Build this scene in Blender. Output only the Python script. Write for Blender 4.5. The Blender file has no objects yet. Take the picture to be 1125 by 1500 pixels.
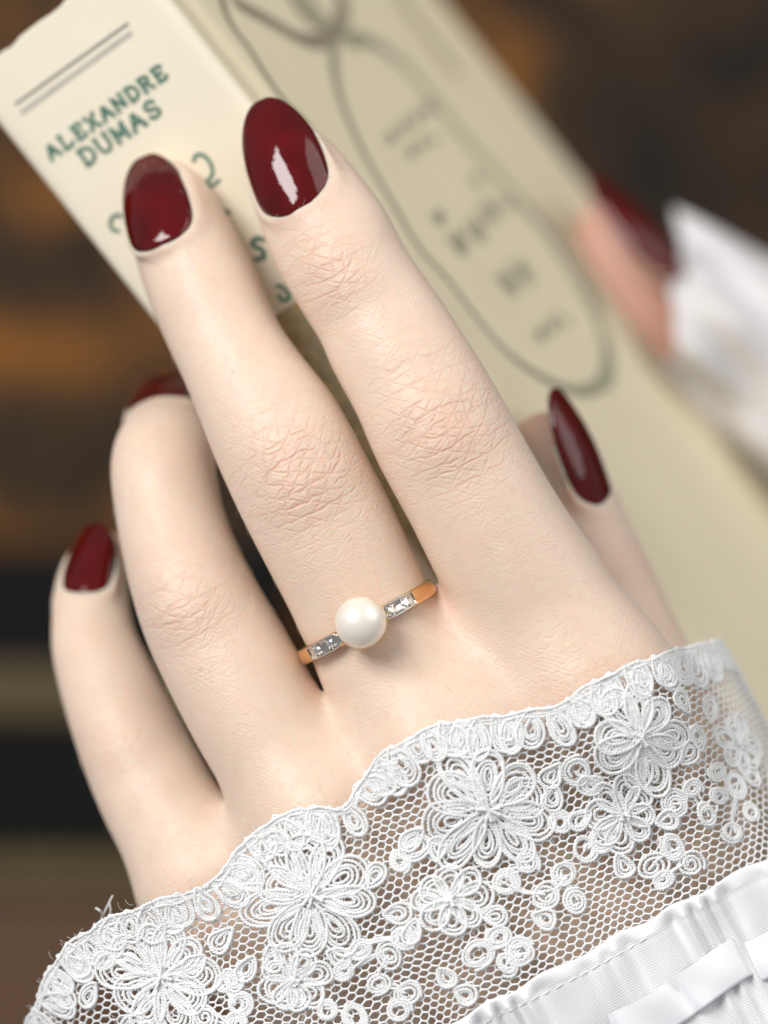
import bpy, math, random
import numpy as np
from mathutils import Vector, Matrix

# ------------------------------------------------------------------ camera, world, lamps, exposure
scene = bpy.context.scene
S = 0.00008            # metres per photograph pixel in the plane of the ring
D = 0.60               # camera height above that plane
MM = 0.001

cam_data = bpy.data.cameras.new("camera")
cam = bpy.data.objects.new("camera", cam_data)
scene.collection.objects.link(cam)
cam.location = (0, 0, D)
cam_data.sensor_fit = 'VERTICAL'
cam_data.sensor_height = 36.0
cam_data.lens = 36.0 * D / (1500 * S)
cam_data.clip_start = 0.01
cam_data.clip_end = 20
cam_data.dof.use_dof = True
cam_data.dof.focus_distance = D - 0.0075
cam_data.dof.aperture_fstop = 8.6
cam_data.dof.aperture_blades = 0
scene.camera = cam

world = bpy.data.worlds.new("World")
scene.world = world
world.use_nodes = True
bg = world.node_tree.nodes["Background"]
bg.inputs[0].default_value = (0.92, 0.96, 1.0, 1)
bg.inputs[1].default_value = 0.27


def area_lamp(name, loc, target, sx, sy, power, col):
    l = bpy.data.lights.new(name, 'AREA')
    l.shape = 'RECTANGLE' if sx != sy else 'DISK'
    l.size = sx
    if sx != sy:
        l.size_y = sy
    l.energy = power
    l.color = col
    o = bpy.data.objects.new(name, l)
    scene.collection.objects.link(o)
    o.location = loc
    d = Vector(target) - Vector(loc)
    o.rotation_euler = d.to_track_quat('-Z', 'Y').to_euler()
    return o


area_lamp("window_light", (-0.56, 0.52, 0.76), (0, 0, 0), 0.44, 0.58, 11.0, (1.0, 0.985, 0.965))
area_lamp("added_fill_light", (0.85, 0.70, 0.50), (0, 0, -0.03), 1.2, 1.2, 6.0, (1.0, 0.98, 0.94))  # added fill lamp that brightens the book cover, stands for no actual source

scene.view_settings.view_transform = 'Standard'
scene.view_settings.look = 'None'
scene.view_settings.exposure = 0.13
scene.view_settings.gamma = 1.0
scene.cycles.use_denoising = True
scene.cycles.max_bounces = 8

# ------------------------------------------------------------------ helpers
rng = random.Random(7)


def P(px, py, z=0.0):
    """Point seen at photograph pixel (px, py), z millimetres above the ring plane."""
    zz = z * MM
    k = S * (D - zz) / D
    return np.array([(px - 562.5) * k, (750.0 - py) * k, zz])


def nrm(v):
    v = np.asarray(v, float)
    return v / np.linalg.norm(v)


def link(o, parent=None):
    scene.collection.objects.link(o)
    if parent is not None:
        o.parent = parent
    return o


def empty(name, loc=(0, 0, 0)):
    # parts keep world coordinates, so the Empty's offset is undone on them
    o = bpy.data.objects.new(name, None)
    o.empty_display_size = 0.01
    o.location = Vector([float(c) for c in loc])
    return link(o)


def tag(o, label=None, cat=None, group=None, kind=None):
    for k, v in (("label", label), ("category", cat), ("group", group), ("kind", kind)):
        if v:
            o[k] = v
    return o


def make_mesh(name, V, F, mat=None, parent=None, smooth=True):
    V = np.asarray(V, np.float32)
    F = np.asarray(F, np.int32)
    me = bpy.data.meshes.new(name)
    n = F.shape[1]
    me.vertices.add(len(V))
    me.vertices.foreach_set("co", V.ravel())
    me.loops.add(F.size)
    me.loops.foreach_set("vertex_index", F.ravel())
    me.polygons.add(len(F))
    me.polygons.foreach_set("loop_start", np.arange(0, F.size, n, dtype=np.int32))
    me.polygons.foreach_set("loop_total", np.full(len(F), n, dtype=np.int32))
    me.polygons.foreach_set("use_smooth", np.full(len(F), bool(smooth)))
    me.update(calc_edges=True)
    me.validate()
    o = bpy.data.objects.new(name, me)
    if mat:
        me.materials.append(mat)
    link(o, parent)
    if parent is not None:
        off = Vector((0, 0, 0))
        p = parent
        while p is not None:
            off += p.location
            p = p.parent
        o.location = -off
    return o


class MB:
    """Collects quads."""
    def __init__(self):
        self.V, self.F, self.n = [], [], 0

    def add(self, V, F):
        V = np.asarray(V, float)
        self.V.append(V)
        self.F.append(np.asarray(F, int) + self.n)
        self.n += len(V)

    def tube(self, pts, rad, sides=6, closed=False, cap=True):
        pts = np.asarray(pts, float)
        n = len(pts)
        rad = np.broadcast_to(np.asarray(rad, float), (n,))
        if closed:
            T = np.roll(pts, -1, 0) - np.roll(pts, 1, 0)
        else:
            T = np.gradient(pts, axis=0)
        T /= np.linalg.norm(T, axis=1)[:, None] + 1e-15
        ref = np.tile(np.array([0.0, 0.0, 1.0]), (n, 1))
        bad = np.abs(T[:, 2]) > 0.9
        if bad.any():
            ref[:] = np.array([0.577, 0.2, 0.3])
        B = np.cross(T, ref)
        B /= np.linalg.norm(B, axis=1)[:, None] + 1e-15
        N = np.cross(B, T)
        a = np.linspace(0, 2 * np.pi, sides, endpoint=False)
        ring = pts[:, None, :] + rad[:, None, None] * (
            np.cos(a)[None, :, None] * B[:, None, :] + np.sin(a)[None, :, None] * N[:, None, :])
        V = ring.reshape(-1, 3)
        i = np.arange(n if closed else n - 1)
        j = np.arange(sides)
        I, J = np.meshgrid(i, j, indexing='ij')
        I2 = (I + 1) % n
        J2 = (J + 1) % sides
        F = np.stack([I * sides + J, I * sides + J2, I2 * sides + J2, I2 * sides + J], -1).reshape(-1, 4)
        self.add(V, F)

    def grid(self, G, closed_u=False):
        """G: (n, m, 3) grid of points."""
        G = np.asarray(G, float)
        n, m, _ = G.shape
        i = np.arange(n if closed_u else n - 1)
        j = np.arange(m - 1)
        I, J = np.meshgrid(i, j, indexing='ij')
        I2 = (I + 1) % n
        F = np.stack([I * m + J, I2 * m + J, I2 * m + J + 1, I * m + J + 1], -1).reshape(-1, 4)
        self.add(G.reshape(-1, 3), F)

    def box(self, c, ax, ay, az):
        """Box centred at c with half-axis vectors."""
        c, ax, ay, az = (np.asarray(q, float) for q in (c, ax, ay, az))
        V = [c + sx * ax + sy * ay + sz * az for sz in (-1, 1) for sy in (-1, 1) for sx in (-1, 1)]
        F = [[0, 2, 3, 1], [4, 5, 7, 6], [0, 1, 5, 4], [2, 6, 7, 3], [0, 4, 6, 2], [1, 3, 7, 5]]
        self.add(V, F)

    def build(self, name, mat=None, parent=None, smooth=True):
        return make_mesh(name, np.concatenate(self.V), np.concatenate(self.F), mat, parent, smooth)


def catmull(ctrl, per=10):
    """Smooth curve through control rows (any number of columns)."""
    C = np.asarray(ctrl, float)
    C = np.vstack([2 * C[0] - C[1], C, 2 * C[-1] - C[-2]])
    out = []
    for i in range(1, len(C) - 2):
        p0, p1, p2, p3 = C[i - 1], C[i], C[i + 1], C[i + 2]
        t = np.linspace(0, 1, per, endpoint=False)[:, None]
        out.append(0.5 * ((2 * p1) + (-p0 + p2) * t + (2 * p0 - 5 * p1 + 4 * p2 - p3) * t ** 2
                          + (-p0 + 3 * p1 - 3 * p2 + p3) * t ** 3))
    out.append(C[-2][None])
    return np.vstack(out)


# ------------------------------------------------------------------ materials
def new_mat(name):
    m = bpy.data.materials.new(name)
    m.use_nodes = True
    nt = m.node_tree
    b = nt.nodes["Principled BSDF"]
    return m, nt, b


def node(nt, typ, **kw):
    n = nt.nodes.new(typ)
    for k, v in kw.items():
        if k.startswith('i_'):
            key = k[2:]
            key = int(key) if key.isdigit() else key.replace('_', ' ')
            n.inputs[key].default_value = v
        else:
            setattr(n, k, v)
    return n


def simple_mat(name, col, rough=0.5, metal=0.0, noise=0.0, nscale=300, bump=0.0, bscale=2000, bdist=0.0001, **kw):
    m, nt, b = new_mat(name)
    b.inputs["Roughness"].default_value = rough
    b.inputs["Metallic"].default_value = metal
    b.inputs["Base Color"].default_value = (*col, 1)
    tc = node(nt, 'ShaderNodeTexCoord')
    if noise > 0:
        nz = node(nt, 'ShaderNodeTexNoise', i_Scale=nscale, i_Detail=5.0)
        nt.links.new(tc.outputs['Object'], nz.inputs['Vector'])
        mx = node(nt, 'ShaderNodeMix', data_type='RGBA')
        mx.inputs['A'].default_value = (*[c * (1 - noise) for c in col], 1)
        mx.inputs['B'].default_value = (*[min(1, c * (1 + noise)) for c in col], 1)
        nt.links.new(nz.outputs['Fac'], mx.inputs['Factor'])
        nt.links.new(mx.outputs['Result'], b.inputs['Base Color'])
    if bump > 0:
        nb = node(nt, 'ShaderNodeTexNoise', i_Scale=bscale, i_Detail=4.0)
        nt.links.new(tc.outputs['Object'], nb.inputs['Vector'])
        bp = node(nt, 'ShaderNodeBump', i_Strength=bump, i_Distance=bdist)
        nt.links.new(nb.outputs['Fac'], bp.inputs['Height'])
        nt.links.new(bp.outputs['Normal'], b.inputs['Normal'])
    for k, v in kw.items():
        b.inputs[k.replace('_', ' ')].default_value = v
    return m


def skin_material(blush=0.0):
    m, nt, b = new_mat("skin")
    L = nt.links.new
    b.inputs["Roughness"].default_value = 0.46
    b.inputs["Specular IOR Level"].default_value = 0.42
    b.inputs["Subsurface Weight"].default_value = 1.0
    b.inputs["Subsurface Radius"].default_value = (1.0, 0.34, 0.2)
    b.inputs["Subsurface Scale"].default_value = 0.0012
    tc = node(nt, 'ShaderNodeTexCoord')
    mp = node(nt, 'ShaderNodeMapping')          # turn so that Y runs along the fingers
    mp.inputs['Rotation'].default_value = (0, 0, math.radians(-27.5))
    L(tc.outputs['Object'], mp.inputs['Vector'])
    kn = node(nt, 'ShaderNodeAttribute', attribute_name="knuckle")
    rd = node(nt, 'ShaderNodeAttribute', attribute_name="flush")

    def math_(op, a, bb):
        q = node(nt, 'ShaderNodeMath', operation=op)
        for i, x in enumerate((a, bb)):
            if isinstance(x, (int, float)):
                q.inputs[i].default_value = x
            else:
                L(x, q.inputs[i])
        return q.outputs[0]

    def lines(angle, spacing, width, seed, wobble, brk=(0.42, 0.60), stretch=0.35):
        """Irregularly spaced skin lines in one direction: 1 on a line, 0 between; they come and go."""
        c_, s_ = math.cos(angle), math.sin(angle)
        w = node(nt, 'ShaderNodeTexNoise', i_Scale=0.22 / spacing, i_Detail=2.0)
        off = node(nt, 'ShaderNodeVectorMath', operation='ADD')
        off.inputs[1].default_value = (seed, seed * 1.7, seed * 0.3)
        L(mp.outputs[0], off.inputs[0])
        L(off.outputs[0], w.inputs['Vector'])
        dt = node(nt, 'ShaderNodeVectorMath', operation='DOT_PRODUCT')
        dt.inputs[1].default_value = (-s_ / spacing, c_ / spacing, 0.3 / spacing)
        L(off.outputs[0], dt.inputs[0])
        ww = math_('ADD', dt.outputs['Value'], math_('MULTIPLY', w.outputs['Fac'], wobble))
        v = node(nt, 'ShaderNodeTexVoronoi', voronoi_dimensions='1D', feature='DISTANCE_TO_EDGE')
        v.inputs['Scale'].default_value = 1.0
        L(ww, v.inputs['W'])
        r = node(nt, 'ShaderNodeMapRange', interpolation_type='SMOOTHSTEP')
        r.inputs['From Min'].default_value = 0.0
        r.inputs['From Max'].default_value = width
        r.inputs['To Min'].default_value = 1.0
        r.inputs['To Max'].default_value = 0.0
        L(v.outputs['Distance'], r.inputs['Value'])
        # break-up, stretched along the line
        q = node(nt, 'ShaderNodeMapping')
        q.inputs['Rotation'].default_value = (0, 0, -angle)
        q.inputs['Location'].default_value = (seed * 3, seed, 0)
        q.inputs['Scale'].default_value = (stretch, 1.0, 1.0)
        L(mp.outputs[0], q.inputs['Vector'])
        bn_ = node(nt, 'ShaderNodeTexNoise', i_Scale=0.8 / spacing, i_Detail=1.0)
        L(q.outputs[0], bn_.inputs['Vector'])
        br = node(nt, 'ShaderNodeMapRange', interpolation_type='SMOOTHSTEP')
        br.inputs['From Min'].default_value = brk[0]
        br.inputs['From Max'].default_value = brk[1]
        L(bn_.outputs['Fac'], br.inputs['Value'])
        return math_('MULTIPLY', r.outputs[0], br.outputs[0])

    nz = node(nt, 'ShaderNodeTexNoise', i_Scale=2600.0, i_Detail=3.0)
    L(mp.outputs[0], nz.inputs['Vector'])
    K = kn.outputs['Fac']
    mm = 0.001
    kA = lines(math.radians(36), 1.8 * mm, 0.15, 0.31, 1.2, (0.30, 0.46), 0.25)
    kB = lines(math.radians(-33), 1.7 * mm, 0.15, 0.77, 1.2, (0.30, 0.46), 0.25)
    ka = node(nt, 'ShaderNodeAttribute', attribute_name="joint_arc")      # distance along the joint, bent into ovals
    an = node(nt, 'ShaderNodeTexNoise', i_Scale=520.0, i_Detail=2.0)
    L(mp.outputs[0], an.inputs['Vector'])
    aw = math_('ADD', math_('MULTIPLY', ka.outputs['Fac'], 1 / 1.6), math_('MULTIPLY', an.outputs['Fac'], 0.7))
    av = node(nt, 'ShaderNodeTexVoronoi', voronoi_dimensions='1D', feature='DISTANCE_TO_EDGE')
    av.inputs['Scale'].default_value = 1.0
    L(aw, av.inputs['W'])
    ar = node(nt, 'ShaderNodeMapRange', interpolation_type='SMOOTHSTEP')
    ar.inputs['From Max'].default_value = 0.16
    ar.inputs['To Min'].default_value = 1.0
    ar.inputs['To Max'].default_value = 0.0
    L(av.outputs['Distance'], ar.inputs['Value'])
    ab = node(nt, 'ShaderNodeTexNoise', i_Scale=380.0, i_Detail=1.0)
    L(mp.outputs[0], ab.inputs['Vector'])
    abr = node(nt, 'ShaderNodeMapRange', interpolation_type='SMOOTHSTEP')
    abr.inputs['From Min'].default_value = 0.33
    abr.inputs['From Max'].default_value = 0.50
    L(ab.outputs['Fac'], abr.inputs['Value'])
    arcs = math_('MULTIPLY', ar.outputs[0], abr.outputs[0])
    kD = lines(math.radians(70), 2.2 * mm, 0.18, 1.9, 1.8, (0.45, 0.6))
    # pillowy facets between the creases
    wob = node(nt, 'ShaderNodeTexNoise', i_Scale=420.0, i_Detail=2.0)
    L(mp.outputs[0], wob.inputs['Vector'])
    wv = node(nt, 'ShaderNodeVectorMath', operation='MULTIPLY_ADD')
    wv.inputs[1].default_value = (0.0009, 0.0009, 0.0009)
    L(wob.outputs['Color'], wv.inputs[0])
    L(mp.outputs[0], wv.inputs[2])
    sc = node(nt, 'ShaderNodeVectorMath', operation='MULTIPLY')
    sc.inputs[1].default_value = (520, 720, 400)
    L(wv.outputs[0], sc.inputs[0])
    vo = node(nt, 'ShaderNodeTexVoronoi', feature='DISTANCE_TO_EDGE')
    vo.inputs['Scale'].default_value = 1.0
    L(sc.outputs[0], vo.inputs['Vector'])
    vr = node(nt, 'ShaderNodeMapRange', interpolation_type='SMOOTHERSTEP')
    vr.inputs['From Max'].default_value = 0.30
    L(vo.outputs['Distance'], vr.inputs['Value'])
    facet = vr.outputs[0]
    fA = lines(math.radians(28), 0.46 * mm, 0.40, 2.3, 1.6, (0.40, 0.62))
    fB = lines(math.radians(-40), 0.50 * mm, 0.40, 2.9, 1.6, (0.40, 0.62))
    fC = lines(math.radians(2), 0.62 * mm, 0.32, 3.7, 2.0, (0.38, 0.60), 0.25)
    crease = math_('MAXIMUM', math_('MULTIPLY', math_('MAXIMUM', math_('MAXIMUM', kA, kB), kD), 0.62), arcs)
    big = math_('SUBTRACT', 1.0, crease)
    lat = math_('MAXIMUM', fA, fB)
    patch = node(nt, 'ShaderNodeTexNoise', i_Scale=170.0, i_Detail=2.0)
    L(mp.outputs[0], patch.inputs['Vector'])
    pr = node(nt, 'ShaderNodeMapRange')
    pr.inputs['From Min'].default_value = 0.35
    pr.inputs['From Max'].default_value = 0.65
    L(patch.outputs['Fac'], pr.inputs['Value'])
    h1 = math_('ADD', math_('MULTIPLY', crease, math_("MULTIPLY", K, -0.95)), math_('MULTIPLY', facet, math_('ADD', math_('MULTIPLY', K, 0.16), 0.03)))
    h2 = math_('MULTIPLY', fC, math_('ADD', math_('MULTIPLY', K, -0.20), -0.08))
    h3 = math_('MULTIPLY', lat, math_('ADD', math_('MULTIPLY', pr.outputs[0], -0.15), math_('ADD', -0.11, math_('MULTIPLY', K, -0.10))))
    h4 = math_('MULTIPLY', nz.outputs['Fac'], 0.12)
    h = math_('ADD', math_('ADD', h1, h2), math_('ADD', h3, h4))
    bp = node(nt, 'ShaderNodeBump', i_Strength=0.85, i_Distance=0.00013)
    L(h, bp.inputs['Height'])
    L(bp.outputs['Normal'], b.inputs['Normal'])

    # colour
    base = node(nt, 'ShaderNodeTexNoise', i_Scale=95.0, i_Detail=5.0)
    L(mp.outputs[0], base.inputs['Vector'])
    c1 = node(nt, 'ShaderNodeMix', data_type='RGBA')
    c1.inputs['A'].default_value = (0.775, 0.60, 0.475, 1)
    c1.inputs['B'].default_value = (0.815, 0.67, 0.552, 1)
    L(base.outputs['Fac'], c1.inputs['Factor'])
    c2 = node(nt, 'ShaderNodeMix', data_type='RGBA')
    c2.inputs['B'].default_value = (0.76, 0.42, 0.33, 1)
    L(c1.outputs['Result'], c2.inputs['A'])
    mot = node(nt, 'ShaderNodeTexNoise', i_Scale=210.0, i_Detail=5.0, i_Roughness=0.7)
    L(mp.outputs[0], mot.inputs['Vector'])
    mr = node(nt, 'ShaderNodeMapRange')
    mr.inputs['From Min'].default_value = 0.42
    mr.inputs['From Max'].default_value = 0.75
    mr.inputs['To Max'].default_value = 0.15
    L(mot.outputs['Fac'], mr.inputs['Value'])
    fl = math_('MINIMUM', math_('ADD', math_('ADD', math_('MULTIPLY', rd.outputs['Fac'], 0.6), mr.outputs[0]), blush), 1.0)
    L(fl, c2.inputs['Factor'])
    c3 = node(nt, 'ShaderNodeMix', data_type='RGBA')      # creases are a little redder
    c3.inputs['B'].default_value = (0.66, 0.36, 0.26, 1)
    L(c2.outputs['Result'], c3.inputs['A'])
    cr = math_('MULTIPLY', math_('SUBTRACT', 1.0, big), math_('MULTIPLY', K, 0.32))
    L(cr, c3.inputs['Factor'])
    # freckles, very few
    fr = node(nt, 'ShaderNodeTexVoronoi', feature='F1')
    fr.inputs['Scale'].default_value = 260.0
    L(mp.outputs[0], fr.inputs['Vector'])
    frr = node(nt, 'ShaderNodeMapRange')
    frr.inputs['From Min'].default_value = 0.03
    frr.inputs['From Max'].default_value = 0.09
    frr.inputs['To Min'].default_value = 0.30
    frr.inputs['To Max'].default_value = 0.0
    L(fr.outputs['Distance'], frr.inputs['Value'])
    sel = node(nt, 'ShaderNodeMath', operation='GREATER_THAN')
    sep = node(nt, 'ShaderNodeSeparateColor')
    L(fr.outputs['Color'], sep.inputs[0])
    L(sep.outputs[0], sel.inputs[0])
    sel.inputs[1].default_value = 0.82
    c4 = node(nt, 'ShaderNodeMix', data_type='RGBA')
    c4.inputs['B'].default_value = (0.50, 0.26, 0.17, 1)
    L(c3.outputs['Result'], c4.inputs['A'])
    L(math_('MULTIPLY', frr.outputs[0], sel.outputs[0]), c4.inputs['Factor'])
    L(c4.outputs['Result'], b.inputs['Base Color'])
    rr = node(nt, 'ShaderNodeMapRange')
    rr.inputs['To Min'].default_value = 0.36
    rr.inputs['To Max'].default_value = 0.56
    L(nz.outputs['Fac'], rr.inputs['Value'])
    L(rr.outputs[0], b.inputs['Roughness'])
    return m


M = {}
M['skin'] = skin_material()
M['skin_far'] = skin_material(0.75)


def polish_material():
    m, nt, b = new_mat("red_nail_polish")
    L = nt.links.new
    tc = node(nt, 'ShaderNodeTexCoord')
    nz = node(nt, 'ShaderNodeTexNoise', i_Scale=260.0, i_Detail=3.0)
    L(tc.outputs['Object'], nz.inputs['Vector'])
    mx = node(nt, 'ShaderNodeMix', data_type='RGBA')
    mx.inputs['A'].default_value = (0.11, 0.001, 0.004, 1)
    mx.inputs['B'].default_value = (0.34, 0.002, 0.016, 1)
    L(nz.outputs['Fac'], mx.inputs['Factor'])
    L(mx.outputs['Result'], b.inputs['Base Color'])
    b.inputs['Roughness'].default_value = 0.3
    b.inputs['Specular IOR Level'].default_value = 0.1
    b.inputs['Coat Weight'].default_value = 1.0
    b.inputs['Coat Roughness'].default_value = 0.02
    b.inputs['Coat IOR'].default_value = 1.5
    b.inputs['Coat Tint'].default_value = (0.42, 0.10, 0.12, 1)      # tinted clear layer: deeper where seen edge-on
    nb = node(nt, 'ShaderNodeTexNoise', i_Scale=420.0, i_Detail=4.0)
    L(tc.outputs['Object'], nb.inputs['Vector'])
    bp = node(nt, 'ShaderNodeBump', i_Strength=0.35, i_Distance=0.00014)
    L(nb.outputs['Fac'], bp.inputs['Height'])
    L(bp.outputs['Normal'], b.inputs['Coat Normal'])
    return m


M['polish'] = polish_material()
M['gold'] = simple_mat("yellow_gold", (0.94, 0.63, 0.32), 0.16, 1.0, bump=0.15, bscale=900, bdist=0.00005)
M['platinum'] = simple_mat("platinum", (0.66, 0.63, 0.58), 0.24, 1.0, bump=0.3, bscale=3000, bdist=0.00005)
M['diamond'] = simple_mat("diamond", (0.98, 0.98, 0.98), 0.0, 0.0)
_b = M['diamond'].node_tree.nodes["Principled BSDF"]
_b.inputs['Transmission Weight'].default_value = 1.0
_b.inputs['IOR'].default_value = 2.3


def pearl_material():
    m, nt, b = new_mat("pearl")
    L = nt.links.new
    lw = node(nt, 'ShaderNodeLayerWeight', i_Blend=0.35)
    mx = node(nt, 'ShaderNodeMix', data_type='RGBA')
    mx.inputs['A'].default_value = (0.88, 0.82, 0.73, 1)
    mx.inputs['B'].default_value = (0.90, 0.80, 0.64, 1)
    L(lw.outputs['Facing'], mx.inputs['Factor'])
    L(mx.outputs['Result'], b.inputs['Base Color'])
    b.inputs['Subsurface Weight'].default_value = 0.5
    b.inputs['Subsurface Radius'].default_value = (1, 0.8, 0.6)
    b.inputs['Subsurface Scale'].default_value = 0.0008
    b.inputs['Roughness'].default_value = 0.34
    b.inputs['IOR'].default_value = 2.0
    b.inputs['Specular IOR Level'].default_value = 0.8
    b.inputs['Coat Weight'].default_value = 1.0
    b.inputs['Coat Roughness'].default_value = 0.10
    return m


M['pearl'] = pearl_material()
M['thread'] = simple_mat("white_cotton_thread", (0.95, 0.95, 0.95), 0.75, bump=0.9, bscale=7000, bdist=0.00008)
M['net'] = simple_mat("white_net_thread", (0.95, 0.95, 0.95), 0.75, bump=0.5, bscale=9000, bdist=0.00004)


def let_light_through(m, amount, col):
    """Cotton passes part of the light on."""
    nt = m.node_tree
    b = nt.nodes["Principled BSDF"]
    out = nt.nodes["Material Output"]
    tr = node(nt, 'ShaderNodeBsdfTranslucent')
    tr.inputs['Color'].default_value = (*col, 1)
    mx = node(nt, 'ShaderNodeMixShader')
    mx.inputs[0].default_value = amount
    nt.links.new(b.outputs[0], mx.inputs[1])
    nt.links.new(tr.outputs[0], mx.inputs[2])
    nt.links.new(mx.outputs[0], out.inputs['Surface'])


def woven_material(name, col, sc, strength, rough=0.8, sheen=0.2):
    """Plain weave as fine relief, threads along and across the cuff."""
    m, nt, b = new_mat(name)
    L = nt.links.new
    b.inputs['Base Color'].default_value = (*col, 1)
    b.inputs['Roughness'].default_value = rough
    b.inputs['Sheen Weight'].default_value = sheen
    tc = node(nt, 'ShaderNodeTexCoord')
    mp = node(nt, 'ShaderNodeMapping')
    mp.inputs['Rotation'].default_value = (0, 0, math.radians(-27.5))
    L(tc.outputs['Object'], mp.inputs['Vector'])
    hs = []
    for d in ('X', 'Y'):
        w = node(nt, 'ShaderNodeTexWave', wave_type='BANDS', bands_direction=d)
        w.inputs['Scale'].default_value = sc
        w.inputs['Distortion'].default_value = 1.2
        w.inputs['Detail'].default_value = 1.5
        w.inputs['Detail Scale'].default_value = 0.6
        L(mp.outputs[0], w.inputs['Vector'])
        hs.append(w)
    mul = node(nt, 'ShaderNodeMath', operation='ADD')
    L(hs[0].outputs['Fac'], mul.inputs[0])
    L(hs[1].outputs['Fac'], mul.inputs[1])
    bp = node(nt, 'ShaderNodeBump', i_Strength=strength, i_Distance=0.00008)
    L(mul.outputs[0], bp.inputs['Height'])
    L(bp.outputs['Normal'], b.inputs['Normal'])
    return m


let_light_through(M['thread'], 0.06, (0.95, 0.95, 0.95))
let_light_through(M['net'], 0.08, (0.95, 0.95, 0.95))
M['cotton'] = woven_material("white_cotton_lawn", (0.83, 0.83, 0.845), 1000, 0.36)
M['satin'] = woven_material("white_satin", (0.86, 0.86, 0.89), 1300, 0.12, rough=0.33, sheen=0.3)
M['paper_cover'] = simple_mat("aged_cream_card", (0.90, 0.80, 0.57), 0.75, noise=0.06, nscale=60, bump=0.2, bscale=900, bdist=0.0001)
M['paper_spine'] = simple_mat("pale_cream_paper", (0.86, 0.78, 0.62), 0.70, noise=0.09, nscale=38, bump=0.2, bscale=900, bdist=0.0001)
M['pages'] = simple_mat("aged_page_edges", (0.60, 0.51, 0.37), 0.9, noise=0.2, nscale=400)
M['ink_green'] = simple_mat("green_ink", (0.085, 0.19, 0.14), 0.8, noise=0.75, nscale=1300)
M['ink_grey'] = simple_mat("grey_ink", (0.30, 0.29, 0.26), 0.8, noise=0.25, nscale=600)
M['ink_olive'] = simple_mat("faded_green_ink", (0.36, 0.36, 0.235), 0.8, noise=0.25, nscale=400)
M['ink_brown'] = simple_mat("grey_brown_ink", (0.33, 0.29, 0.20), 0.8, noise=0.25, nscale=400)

# ------------------------------------------------------------------ background: table and box, far below
def wood_material():
    m, nt, b = new_mat("dark_burl_wood")
    L = nt.links.new
    tc = node(nt, 'ShaderNodeTexCoord')
    n1 = node(nt, 'ShaderNodeTexNoise', i_Scale=24.0, i_Detail=3.0, i_Distortion=1.4)
    L(tc.outputs['Object'], n1.inputs['Vector'])
    cr = node(nt, 'ShaderNodeValToRGB')
    e = cr.color_ramp.elements
    e[0].position = 0.34
    e[0].color = (0.008, 0.006, 0.005, 1)
    e[1].position = 0.72
    e[1].color = (0.34, 0.125, 0.015, 1)
    q = cr.color_ramp.elements.new(0.5)
    q.color = (0.045, 0.024, 0.010, 1)
    L(n1.outputs['Fac'], cr.inputs[0])
    L(cr.outputs[0], b.inputs['Base Color'])
    b.inputs['Roughness'].default_value = 0.65
    b.inputs['Specular IOR Level'].default_value = 0.2
    return m


M['wood'] = wood_material()
M['black_lacquer'] = simple_mat("black_lacquer", (0.003, 0.003, 0.003), 0.6, noise=0.3, nscale=40, Specular_IOR_Level=0.15)
M['brass'] = simple_mat("old_brass", (0.085, 0.056, 0.014), 0.5, 0.0, noise=0.35, nscale=60)
M['brown_leather'] = simple_mat("brown_leather", (0.10, 0.045, 0.018), 0.55, noise=0.25, nscale=40, bump=0.2, bscale=300)

ZT = -330.0     # table surface, mm
mb = MB()
mb.box((0, 0, ZT * MM - 0.02), (0.8, 0, 0), (0, 0.8, 0), (0, 0, 0.02))
table = tag(mb.build("table_top", M['wood'], smooth=False), kind="structure")

ZB = -295.0
def slab(name, y0, y1, x0, x1, ztop, zbot, mat, parent, skew=0.0):
    a, b_ = P(x0, y0, ztop), P(x1, y1, ztop)
    c = (a + b_) / 2
    h = (ztop - zbot) * MM / 2
    hx, hy = abs(b_[0] - a[0]) / 2, abs(a[1] - b_[1]) / 2
    m_ = MB()
    ca, sa = math.cos(skew), math.sin(skew)
    m_.box((c[0], c[1], ztop * MM - h), (hx * ca, hx * sa, 0), (-hy * sa, hy * ca, 0), (0, 0, h))
    o = m_.build(name, mat, parent, smooth=False)
    bv = o.modifiers.new("bevel", 'BEVEL')
    bv.width = 0.0015
    bv.segments = 3
    return o

box_root = tag(empty("lacquered_box", P(100, 1100, ZT)),
               "black lacquered box with two brass bands on the table, left of the little finger", "box")
slab("box_body", 800, 1800, -500, 430, ZB, ZT, M['black_lacquer'], box_root)
slab("brass_band", 972, 1052, -500, 432, ZB + 2, ZT + 1, M['brass'], box_root, -0.03)
slab("brass_band", 1252, 1312, -500, 432, ZB + 2, ZT + 1, M['brass'], box_root, 0.0)
slab("leather_panel", 1318, 1790, -490, 431, ZB + 1.2, ZT + 1, M['brown_leather'], box_root)

# ------------------------------------------------------------------ the book
tau, phi = math.radians(5.0), math.radians(16.5)
bt = np.array([0.62 * math.cos(tau), -0.785 * math.cos(tau), -math.sin(tau)])
bt = nrm(bt)
bw = nrm(np.array([0, 0, 1.0]) - bt[2] * bt)
bu = nrm(np.cross(bw, bt))
if bu[0] < 0:
    bu = -bu
bs = math.cos(phi) * bu + math.sin(phi) * bw       # across the spine, towards the front cover
bn = -math.sin(phi) * bu + math.cos(phi) * bw      # out of the spine
B0 = P(247, 0, -11.0)                              # a point on the ridge between spine and cover
CAMP = np.array([0, 0, D])


def book_pt(t, s, n):
    return B0 + (t * bt + s * bs + n * bn) * MM


def hit(px, py, origin, normal):
    d = P(px, py, 0) - CAMP
    k = np.dot(origin - CAMP, normal) / np.dot(d, normal)
    return CAMP + d * k


def on_spine(px, py, lift=0.06):
    return hit(px, py, B0, bn) + bn * lift * MM


def on_cover(px, py, lift=0.06):
    return hit(px, py, B0, bs) + bs * lift * MM


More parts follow.
